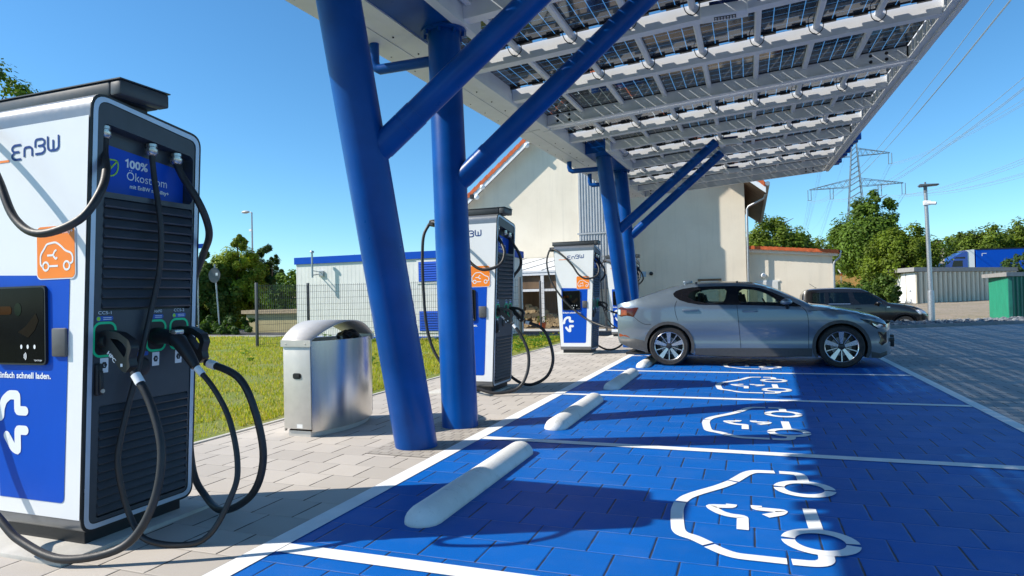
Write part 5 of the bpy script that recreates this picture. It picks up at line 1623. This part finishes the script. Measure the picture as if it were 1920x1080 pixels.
def shed():
    C = at_depth(1720, 572, 49.5); Lf = at_depth(1667, 566, 54.5); Rt = at_depth(1907, 566, 55.5)
    t = thing('garage_block', 'long ivory garage with white doors and a ribbed side wall behind the lamp post', 'garage', (C.x, C.y, 0))
    zt = at_depth(1720, 509, 49.5).z; z0 = -.5
    back = Lf+(Rt-C)
    mb = MB(); P = [(C.x,C.y),(Rt.x,Rt.y),(back.x,back.y),(Lf.x,Lf.y)]
    mb.prism(P, lambda u, v, d: (u, v, d), z0, zt-.02); lb(t, mb); mb.build('wall', M_ivory, t)
    ribbed_box(t, 'ribbed_wall', M_ivory, C, Rt, z0, zt-.03, .62, .10)
    # doors in the left end
    for k in range(3):
        p, q = C.lerp(Lf, k/3+.02), C.lerp(Lf, (k+1)/3-.01); d = (q-p).normalized(); nr = Vector((-d.y, d.x, 0))*.03
        if nr.y > 0: nr = -nr
        mb = MB(); mb.face([(p.x+nr.x,p.y+nr.y,.0),(q.x+nr.x,q.y+nr.y,.0),(q.x+nr.x,q.y+nr.y,zt-.12),(p.x+nr.x,p.y+nr.y,zt-.12)]); lb(t, mb); dd = mb.build('door', M_white, t)
        m_ = p.lerp(q, .5)+nr*1.6; mb = MB(); mb.box((m_.x-.10,m_.y-.03,1.0),(m_.x+.10,m_.y+.03,1.12)); lb(t, mb); mb.build('handle', M_galv, dd)
    mb = MB(); off = .35
    cen = (C+back)/2
    def ex(p): e = Vector((p.x-cen.x, p.y-cen.y)); e = e*(1+off/e.length*1.3); return (cen.x+e.x, cen.y+e.y)
    mb.prism([ex(C), ex(Rt), ex(back), ex(Lf)], lambda u, v, d: (u, v, d), zt, zt+.32); lb(t, mb); mb.build('roof', M_roofgrey, t)
shed()
def green_box():
    C = at_depth(1894, 603, 27.0); Lf = at_depth(1857, 603, 30.6); Rt = at_depth(2040, 603, 28.5)
    t = thing('steel_container', 'green ribbed steel container at the right edge beyond the gravel bed', 'container', (C.x, C.y, 0))
    zt = at_depth(1894, 518, 27.).z; back = Lf+(Rt-C)
    mb = MB(); mb.prism([(C.x,C.y),(Rt.x,Rt.y),(back.x,back.y),(Lf.x,Lf.y)], lambda u, v, d: (u, v, d), -.5, zt-.01); lb(t, mb); mb.build('wall', M_green, t)
    ribbed_box(t, 'ribbed_side', M_green, Lf, C, -.5, zt-.02, .21, .04)
    ribbed_box(t, 'ribbed_front', M_green_shaded, C, Rt, -.5, zt-.02, .25, .05)
    cen = (C+back)/2
    def ex(p, o): e = Vector((p.x-cen.x, p.y-cen.y)); e = e*(1+o/e.length); return (cen.x+e.x, cen.y+e.y)
    mb = MB(); mb.prism([ex(p, .28) for p in (C, Rt, back, Lf)], lambda u, v, d: (u, v, d), zt, zt+.17); lb(t, mb); mb.build('roof', M_roofgrey, t)
    mb = MB(); mb.box((C.x-.03,C.y-.07,-.5),(C.x+.09,C.y+.03,zt-.03)); lb(t, mb); mb.build('corner_post', M_green_shaded, t)
green_box()
def truck():
    A = at_depth(1765, 490, 86); t = thing('lorry', 'blue articulated lorry passing behind the ivory garage', 'lorry', (A.x, A.y, 2.2))
    hd = 0.12; t.rotation_euler = (0, 0, hd)
    M_cab = carpaint('cab_blue', (.005, .05, .36), .2)
    # local: x along the lorry, cab nose at x=0
    mb = MB(); pr = [(0,.5),(0,1.6),(.25,2.5),(.9,3.0),(2.0,3.62),(2.6,3.7),(2.6,.5)]
    mb.prism(pr, lambda u, v, d: (u, d, v), -1.25, 1.25); mb.build('cab', M_cab, t)
    mb = MB(); mb.prism([(.75,1.75),(.95,2.55),(2.0,2.55),(2.0,1.75)], lambda u, v, d: (u, d, v), -1.26, -1.252); mb.prism([(-.004,1.65),(.243,2.51),(.235,2.52),(-.015,1.65)], lambda u, v, d: (u, d, v), -1.1, 1.1); mb.prism([(1.0,2.85),(1.3,3.02),(2.3,3.02),(2.3,2.78)], lambda u, v, d: (u, d, v), -1.26, -1.252); mb.build('cab_window', M_frame, t)
    mb = MB(); mb.box((-.35,-1.45,1.7),(-.15,-1.2,2.5)); mb.build('mirror', M_black, t)
    mb = MB(); mb.prism([(2.62,1.0),(2.62,3.72),(2.3,3.86),(3.2,3.95),(3.4,3.95),(3.4,1.0)], lambda u, v, d: (u, d, v), -1.2, 1.2); mb.build('wind_deflector', M_white, t)
    mb = MB(); mb.box((3.6,-1.27,1.1),(17,1.27,3.86)); tr = mb.build('trailer', M_chblue, t)
    mb = MB(); mb.box((3.55,-1.3,3.861),(17.05,1.3,4.0)); mb.build('trailer_roof', M_black, tr)
    mb = MB(); mb.box((4.2,-1.275,3.35),(4.75,-1.271,3.42)); mb.box((4.2,-1.275,3.05),(4.27,-1.271,3.35)); mb.build('corner_mark', M_txt, tr)
    for x in (1.2, 5.0, 13, 14.3, 15.6):
        for y in (-1.05, 1.05):
            mb = MB(); mb.lathe([(.001,-.15),(.3,-.15),(.5,-.13),(.5,.13),(.3,.15),(.001,.15)], 20, 0, 'y', (x, y, .5)); mb.build('wheel', M_tyre, t)
    mb = MB(); mb.box((.3,-.9,.5),(17,.9,1.0)); mb.build('chassis', M_black, t)
truck()
def twin_plates():
    p = at_depth(1755, 481, 78); t = thing('marker_board', 'pair of small white marker boards on a post left of the lorry', 'sign', (p.x, p.y, 2.2))
    mb = MB(); mb.box((-.85,-.03,p.z-2.2-.85),(-.2,.03,p.z-2.2+.9)); mb.box((.2,-.03,p.z-2.2-.85),(.85,.03,p.z-2.2+.9)); mb.build('board', mat('marker_cream', (.6,.5,.42), .6), t)
    mb = MB(); mb.tube([(0,.06,-2),(0,.06,p.z-2.2+.5)], .06, 6); mb.box((-.8,.031,p.z-2.2-.1),(.8,.05,p.z-2.2+.1)); mb.build('post', M_galv, t)
    p = at_depth(1577, 512, 62); t = thing('warning_sign', 'tiny white and red warning sign on a post in the dry grass', 'sign', (p.x, p.y, 1))
    mb = MB(); mb.face([(-.12,0,p.z-1.0),(.12,0,p.z-1.0),(.3,0,p.z-1+.35),(-.3,0,p.z-1+.35)]); mb.box((-.10,-.01,p.z-1-.25),(.10,.01,p.z-1-.05),1); mb.build('plate', [M_txt, mat('sign_red', (.5,.05,.04), .5)], t)
    mb = MB(); mb.tube([(0,.05,-1),(0,.05,p.z-.8)], .04, 6); mb.build('post', M_galv, t)
twin_plates()
# ================================================================== PYLON AND WIRES
M_lat = mat('lattice_steel', (.16, .23, .30), .6, metal=.3)
PX = at_depth(1602, 300, 200)
PB = Vector((PX.x, PX.y, 2)); ARM = Vector((1, -.03, 0)).normalized(); LIN = Vector((-.03, -1, 0)).normalized()
def pylon():
    t = thing('lattice_pylon', 'tall lattice electricity pylon beyond the trees', 'pylon', PB)
    mb = MB(); R = .14
    def half(z): return 3.6+(0.55-3.6)*min(1, z/45)
    def leg(sx, sy, z): h = half(z); return ARM*sx*h+LIN*sy*h+Vector((0, 0, z))
    H = 46.
    for sx in (-1, 1):
        for sy in (-1, 1): mb.tube([leg(sx, sy, 0), leg(sx, sy, H)], R, 4)
    z = 0; k = 0
    while z < H-1:
        dz = max(1.5, half(z)*1.15); z2 = min(H, z+dz)
        for sy in (-1, 1):
            mb.tube([leg(-1, sy, z), leg(1, sy, z2)], .085, 4)
            mb.tube([leg(sy, -1, z), leg(sy, 1, z2)], .085, 4)
        z = z2; k += 1
    mb.tube([leg(0, 0, H-.2), leg(0, 0, H+3)], .16, 4)
    mb.build('tower', M_lat, t)
    tips = []
    for zc, L, ins in ((at_depth(1602, 352, 200).z-2+.3, 12.9, (-12.9, -6.6, 6.6, 12.9)), (at_depth(1602, 294, 200).z-2+.2, 9.6, (-9.6, 9.6))):
        mb = MB(); h = half(zc)
        for s_ in (-1, 1):
            for sy in (-1, 1):
                a = ARM*s_*h+LIN*sy*h; tip = ARM*s_*L
                mb.tube([a+Vector((0,0,zc)), tip+Vector((0,0,zc))], .09, 4)
                mb.tube([a+Vector((0,0,zc+2.3)), tip+Vector((0,0,zc+.15))], .09, 4)
                n = 6
                for q in range(n):
                    p0 = a.lerp(tip, q/n)+Vector((0,0,zc)); p1 = a.lerp(tip, (q+.5)/n)+Vector((0,0,zc+2.3+(-2.15)*(q+.5)/n)); p2 = a.lerp(tip, (q+1)/n)+Vector((0,0,zc))
                    mb.tube([p0, p1], .05, 4); mb.tube([p1, p2], .05, 4)
        mb.build('cross_arm', M_lat, t)
        for x in ins:
            mb = MB()
            for o in (-.45, .45): mb.tube([ARM*(x+o)+Vector((0,0,zc)), ARM*(x+o)+Vector((0,0,zc-3.3))], .12, 5)
            mb.tube([ARM*(x-.6)+Vector((0,0,zc-3.3)), ARM*(x+.6)+Vector((0,0,zc-3.3))], .08, 4)
            mb.build('insulator', M_lat, t)
            tips.append((x, PB+ARM*x+Vector((0,0,zc-3.3))))
    tips.append((0, PB+Vector((0,0,H+3))))
    return tips
tips = pylon()
M_wire = mat('aluminium_wire', (.34, .42, .50), .6, metal=.2)
names = {0: 'lower arm outer left', 1: 'lower arm inner left', 2: 'lower arm inner right', 3: 'lower arm outer right', 4: 'upper arm left', 5: 'upper arm right', 6: 'the very top'}
for i, (x, p) in enumerate(tips):
    t = thing('power_line', 'bundle of wires strung from %s of the lattice pylon' % (('the '+names[i]+' end') if i < 6 else 'the peak'), 'power line', tuple(p), 0, 'wires strung from the pylon')
    for o, dz in (((-.45, 0), (.45, 0), (0, -.5)) if i < 6 else ((0, 0),)):
        for sgn, L, sag in ((1, 345, 13.), (-1, 330, 13.)):
            if i == 4 and sgn == 1: continue
            P = [ARM*o+LIN*sgn*L*k/24+Vector((0, 0, dz-4*sag*(k/24)*(1-k/24))) for k in range(25)]
            mb = MB(); mb.tube(P, .028, 4); mb.build('wire', M_wire, t)
# ================================================================== TREES
def tree(name, label, cat, base, height, crown, n, leaf, col, seed, group=None, trunk=.18, limbs=True, asp=.32, z0=.15, lean=0., clumps=46, dens=.5):
    """crown: list of ellipsoids (cx, cy, cz, rx, ry, rz) relative to the base"""
    rnd = random.Random(seed)
    t = thing(name, label, cat, tuple(base), 0, group)
    mb = MB()
    mb.tube([(0,0,-.3),(lean*.3,0,height*.3),(lean*.6,0,height*.6),(lean,0,height*.86)], [trunk, trunk*.8, trunk*.5, trunk*.15], 8)
    for k in range(9 if limbs else 0):
        z = height*(z0+.12+.6*k/9); a = rnd.random()*6.28; c = rnd.choice(crown)
        e = Vector((c[0]+c[3]*.7*cos(a), c[1]+c[4]*.7*sin(a), z+height*.14))
        s_ = Vector((lean*z/height, 0, z)); m_ = s_.lerp(e, .5)+Vector((0, 0, height*.03))
        mb.tube([s_, m_, e], [trunk*.35, trunk*.2, trunk*.06], 5)
    mb.build('trunk', M_bark, t)
    mb = MB()
    vol = [c[3]*c[4]*c[5] for c in crown]; tot = sum(vol)
    cl = []
    for c, v in zip(crown, vol):
        for k in range(max(5, int(clumps*v/tot))):
            while True:
                u = Vector((rnd.uniform(-1,1), rnd.uniform(-1,1), rnd.uniform(-1,1)))
                if u.length <= 1 and (u.length > .55 or rnd.random() < .25): break
            cl.append((Vector((c[0]+u.x*c[3], c[1]+u.y*c[4], c[2]+u.z*c[5])), (.24+.26*rnd.random())*min(c[3], c[4], c[5])*dens*2.0, u))
    per = max(1, n//len(cl))
    for cc, r, u in cl:
        shade = rnd.randrange(3)
        for k in range(per):
            d = Vector((rnd.gauss(0,1), rnd.gauss(0,1), rnd.gauss(0,1))).normalized()
            p = cc+d*r*(rnd.random()**.45)*Vector((1,1,1)).length/1.732
            if p.z < .05: continue
            nrm = (d*.9+u*.5+Vector((0,0,.6))+Vector((rnd.gauss(0,.5), rnd.gauss(0,.5), rnd.gauss(0,.5)))).normalized()
            a_ = nrm.orthogonal().normalized(); a_.rotate(Matrix.Rotation(rnd.random()*6.28, 3, nrm)); b_ = nrm.cross(a_)
            s_ = leaf*(.6+.8*rnd.random())
            mb.face([p-a_*s_*.5, p+b_*s_*asp, p+a_*s_*.55, p-b_*s_*asp], shade if rnd.random() < .8 else rnd.randrange(3))
    mb.build('crown', [leafy('%s_leaf_%d_%d' % (name, seed, i), tuple(c*k for c in col), var=.35) for i, k in enumerate((.8, 1., 1.25))], t)
    return t
def gnd(px, d): p = at_depth(px, 560, d); return p.x, p.y
K = [0.105, .165, .018]
# left cluster of conifers and bushes
x, y = gnd(447, 34); tree('conifer', 'tall yellow-green conifer left of the cabin, with brown twigs showing', 'tree', (x, y, -.03), 5.3, [(0,0,1.5,1.6,1.3,1.6),(.1,0,3.0,1.25,1.0,1.3),(.25,0,4.1,.75,.65,.85),(.3,0,4.85,.32,.3,.5),(.9,.1,2.8,.6,.6,.9),(-.9,.2,2.6,.8,.8,1.0),(-.2,-.3,2.2,1.3,1.0,1.9)], 42000, .17, (.20,.28,.02), 21, None, .16, clumps=110, limbs=False, asp=.17)
x, y = gnd(487, 36); tree('conifer', 'dark green conifer just behind the tall yellow-green one', 'tree', (x, y, -.03), 4.6, [(0,0,2.0,1.2,1.0,2.0),(.2,0,3.6,.7,.6,1.0),(.9,0,2.2,.7,.6,1.2)], 22000, .17, (.045,.09,.016), 22, None, .16, clumps=70, limbs=False, asp=.17)
x, y = gnd(395, 33); tree('bush', 'dark bush behind the round sign pole', 'bush', (x, y, -.03), 3.4, [(0,0,1.4,1.6,1.2,1.6),(-.3,0,2.7,1.0,.8,1.1),(-.1,0,3.5,.55,.5,.7),(.8,.2,2.4,.7,.6,1.0)], 24000, .18, (.07,.125,.016), 23, None, .12, clumps=70, limbs=False)
x, y = gnd(538, 31); tree('bush', 'round bright green bush against the left end of the cabin', 'bush', (x, y, -.03), 3.0, [(0,0,1.4,.9,.9,1.3),(.2,0,2.3,.55,.6,.6)], 7000, .13, (.11,.20,.02), 24, None, .1, clumps=60, limbs=False)
x, y = gnd(512, 35); tree('conifer', 'slender dark conifer between the tall yellow-green one and the cabin', 'tree', (x, y, -.03), 3.9, [(0,0,1.5,.9,.8,1.5),(.1,0,2.8,.55,.5,.9),(.1,0,3.5,.25,.25,.4)], 14000, .16, (.05,.10,.016), 28, None, .1, clumps=60, limbs=False, asp=.17)
x, y = gnd(425, 27.5); tree('bush', 'low dark shrubs in the shade at the foot of the conifers', 'bush', (x, y, -.03), .9, [(-.6,0,.35,1.0,.6,.5),(.8,0,.3,.8,.6,.4)], 3500, .12, (.05,.11,.02), 25, None, .04, clumps=30, limbs=False)
p = at_depth(-18, 170, 30); tree('broadleaf_tree', 'leafy tree whose crown tip shows above the nearest charger', 'tree', (p.x, p.y, 0), p.z+1.2, [(0,0,p.z-.2,1.7,1.6,1.7),(-.6,0,p.z-3.5,2.6,2.2,3.2),(1.1,0,p.z-1.2,.7,.7,.45)], 9000, .2, (.075,.14,.018), 26, None, .25, clumps=70)
x, y = gnd(655, 40); tree('bush', 'treetop just showing over the cabin roof', 'bush', (x, y, 0), 4.1, [(0,0,2.6,1.0,1.0,1.5)], 2500, .16, (.09,.15,.02), 27, None, .1, clumps=25, limbs=False)
# right side
x, y = gnd(1455, 44); tree('broadleaf_tree', 'rounded tree behind the low annex roof', 'tree', (x, y, -.2), 6.7, [(0,0,3.9,2.4,2.1,1.9),(-.4,0,5.3,1.4,1.3,1.3),(1.3,.2,4.0,1.2,1.2,1.3)], 22000, .19, (.11,.175,.016), 31, None, .22, clumps=110)
x, y = gnd(1640, 60); tree('broadleaf_tree', 'tallest leafy tree, in front of the pylon', 'tree', (x, y, .2), 10.4, [(-.6,0,5.3,3.0,2.8,2.7),(.3,0,7.6,1.9,1.8,2.4),(.5,0,9.3,1.0,1.0,1.1),(2.2,.2,6.3,1.3,1.3,1.6),(-2.2,0,6.0,1.4,1.3,1.5)], 34000, .24, (.085,.155,.018), 32, None, .3, clumps=150)
x, y = gnd(1692, 54); tree('broadleaf_tree', 'broad low tree right of the tallest one, behind the garage doors', 'tree', (x, y, .1), 6.2, [(0,0,3.2,2.8,2.2,2.8),(.6,0,5.0,1.6,1.5,1.3),(-1.0,0,4.6,1.5,1.4,1.3)], 26000, .21, (.115,.175,.014), 33, None, .25, clumps=120)
g = 'trees in the belt along the far road'
labs = ['first belt tree right of the annex, low and dark', 'belt tree just left of the pylon foot', 'belt tree partly behind the tallest tree', 'belt tree between the tallest tree and the lamp post', 'belt tree right behind the lamp post',
        'rounded belt tree above the lorry cab', 'belt tree above the front of the blue trailer', 'tall belt tree above the blue trailer', 'rightmost belt tree at the edge of the picture', 'belt tree behind the annex, left of the pylon']
for i, (px, top, d, wd) in enumerate(((1520,442,100,4.6),(1572,452,98,4.2),(1612,455,92,4.),(1745,448,96,3.8),(1782,442,104,3.8),(1812,432,100,4.0),(1850,424,98,4.6),(1886,432,102,4.4),(1925,412,98,5.5),(1490,446,108,4.4))):
    p = at_depth(px, top, d); h = p.z-2.4
    tree('belt_tree', labs[i], 'tree', (p.x, p.y, 2.4), h, [(0,0,h*.45,wd,wd*.7,h*.46),(.5,0,h*.74,wd*.55,wd*.5,h*.26),(-wd*.5,0,h*.4,wd*.6,wd*.6,h*.38)], 7000, .42, ((.085,.14,.02) if i % 2 else (.11,.17,.018)), 40+i, g, .25, clumps=70)
for i, (px, d, h, w_) in enumerate(((1575,50,1.9,1.5),(1608,50,1.6,1.5),(1640,51,2.0,1.5),(1660,49,2.4,.9))):
    x, y = gnd(px, d)
    tree('hedge_shrub', ['hedge shrub nearest the annex downpipe', 'low hedge shrub in front of the dry grass', 'taller hedge shrub left of the garage', 'darkest hedge shrub against the garage corner'][i], 'shrub', (x, y, -.1), h, [(0,0,h*.5,w_,1.0,h*.55)], 3500, .2, (.07,.13,.02), 60+i, 'hedge shrubs between annex and garage', .06, clumps=40, limbs=False)
x, y = gnd(1912, 56); tree('hedge_shrub', 'shrub sticking up between the garage roof and the lorry at the right edge', 'shrub', (x, y, 0), 4.3, [(0,0,3.2,1.0,.8,1.1)], 2000, .2, (.06,.12,.03), 70, None, .06, clumps=25, limbs=False)
# dry grass stalks on the bank, beyond the hedge
def stalks():
    mb = MB(); rnd = random.Random(8)
    for i in range(9000):
        a, b = at_depth(1540, 530, 72), at_depth(1700, 530, 72)
        x = a.x+(b.x-a.x)*rnd.random()-1+2*rnd.random(); y = 66.5+12*rnd.random()
        z = interp(prof_bank, y); h = .25+.3*rnd.random()
        mb.face([(x-.03, y, z), (x+.03, y, z), (x+.1*(rnd.random()-.5), y, z+h)], 0)
    return mb
prof_bank = [(66,.2),(69,.9),(73,1.7),(79,2.7)]
tag(stalks().build('dry_grass', leafy('straw', (.50,.36,.16), .3)), kind='stuff')
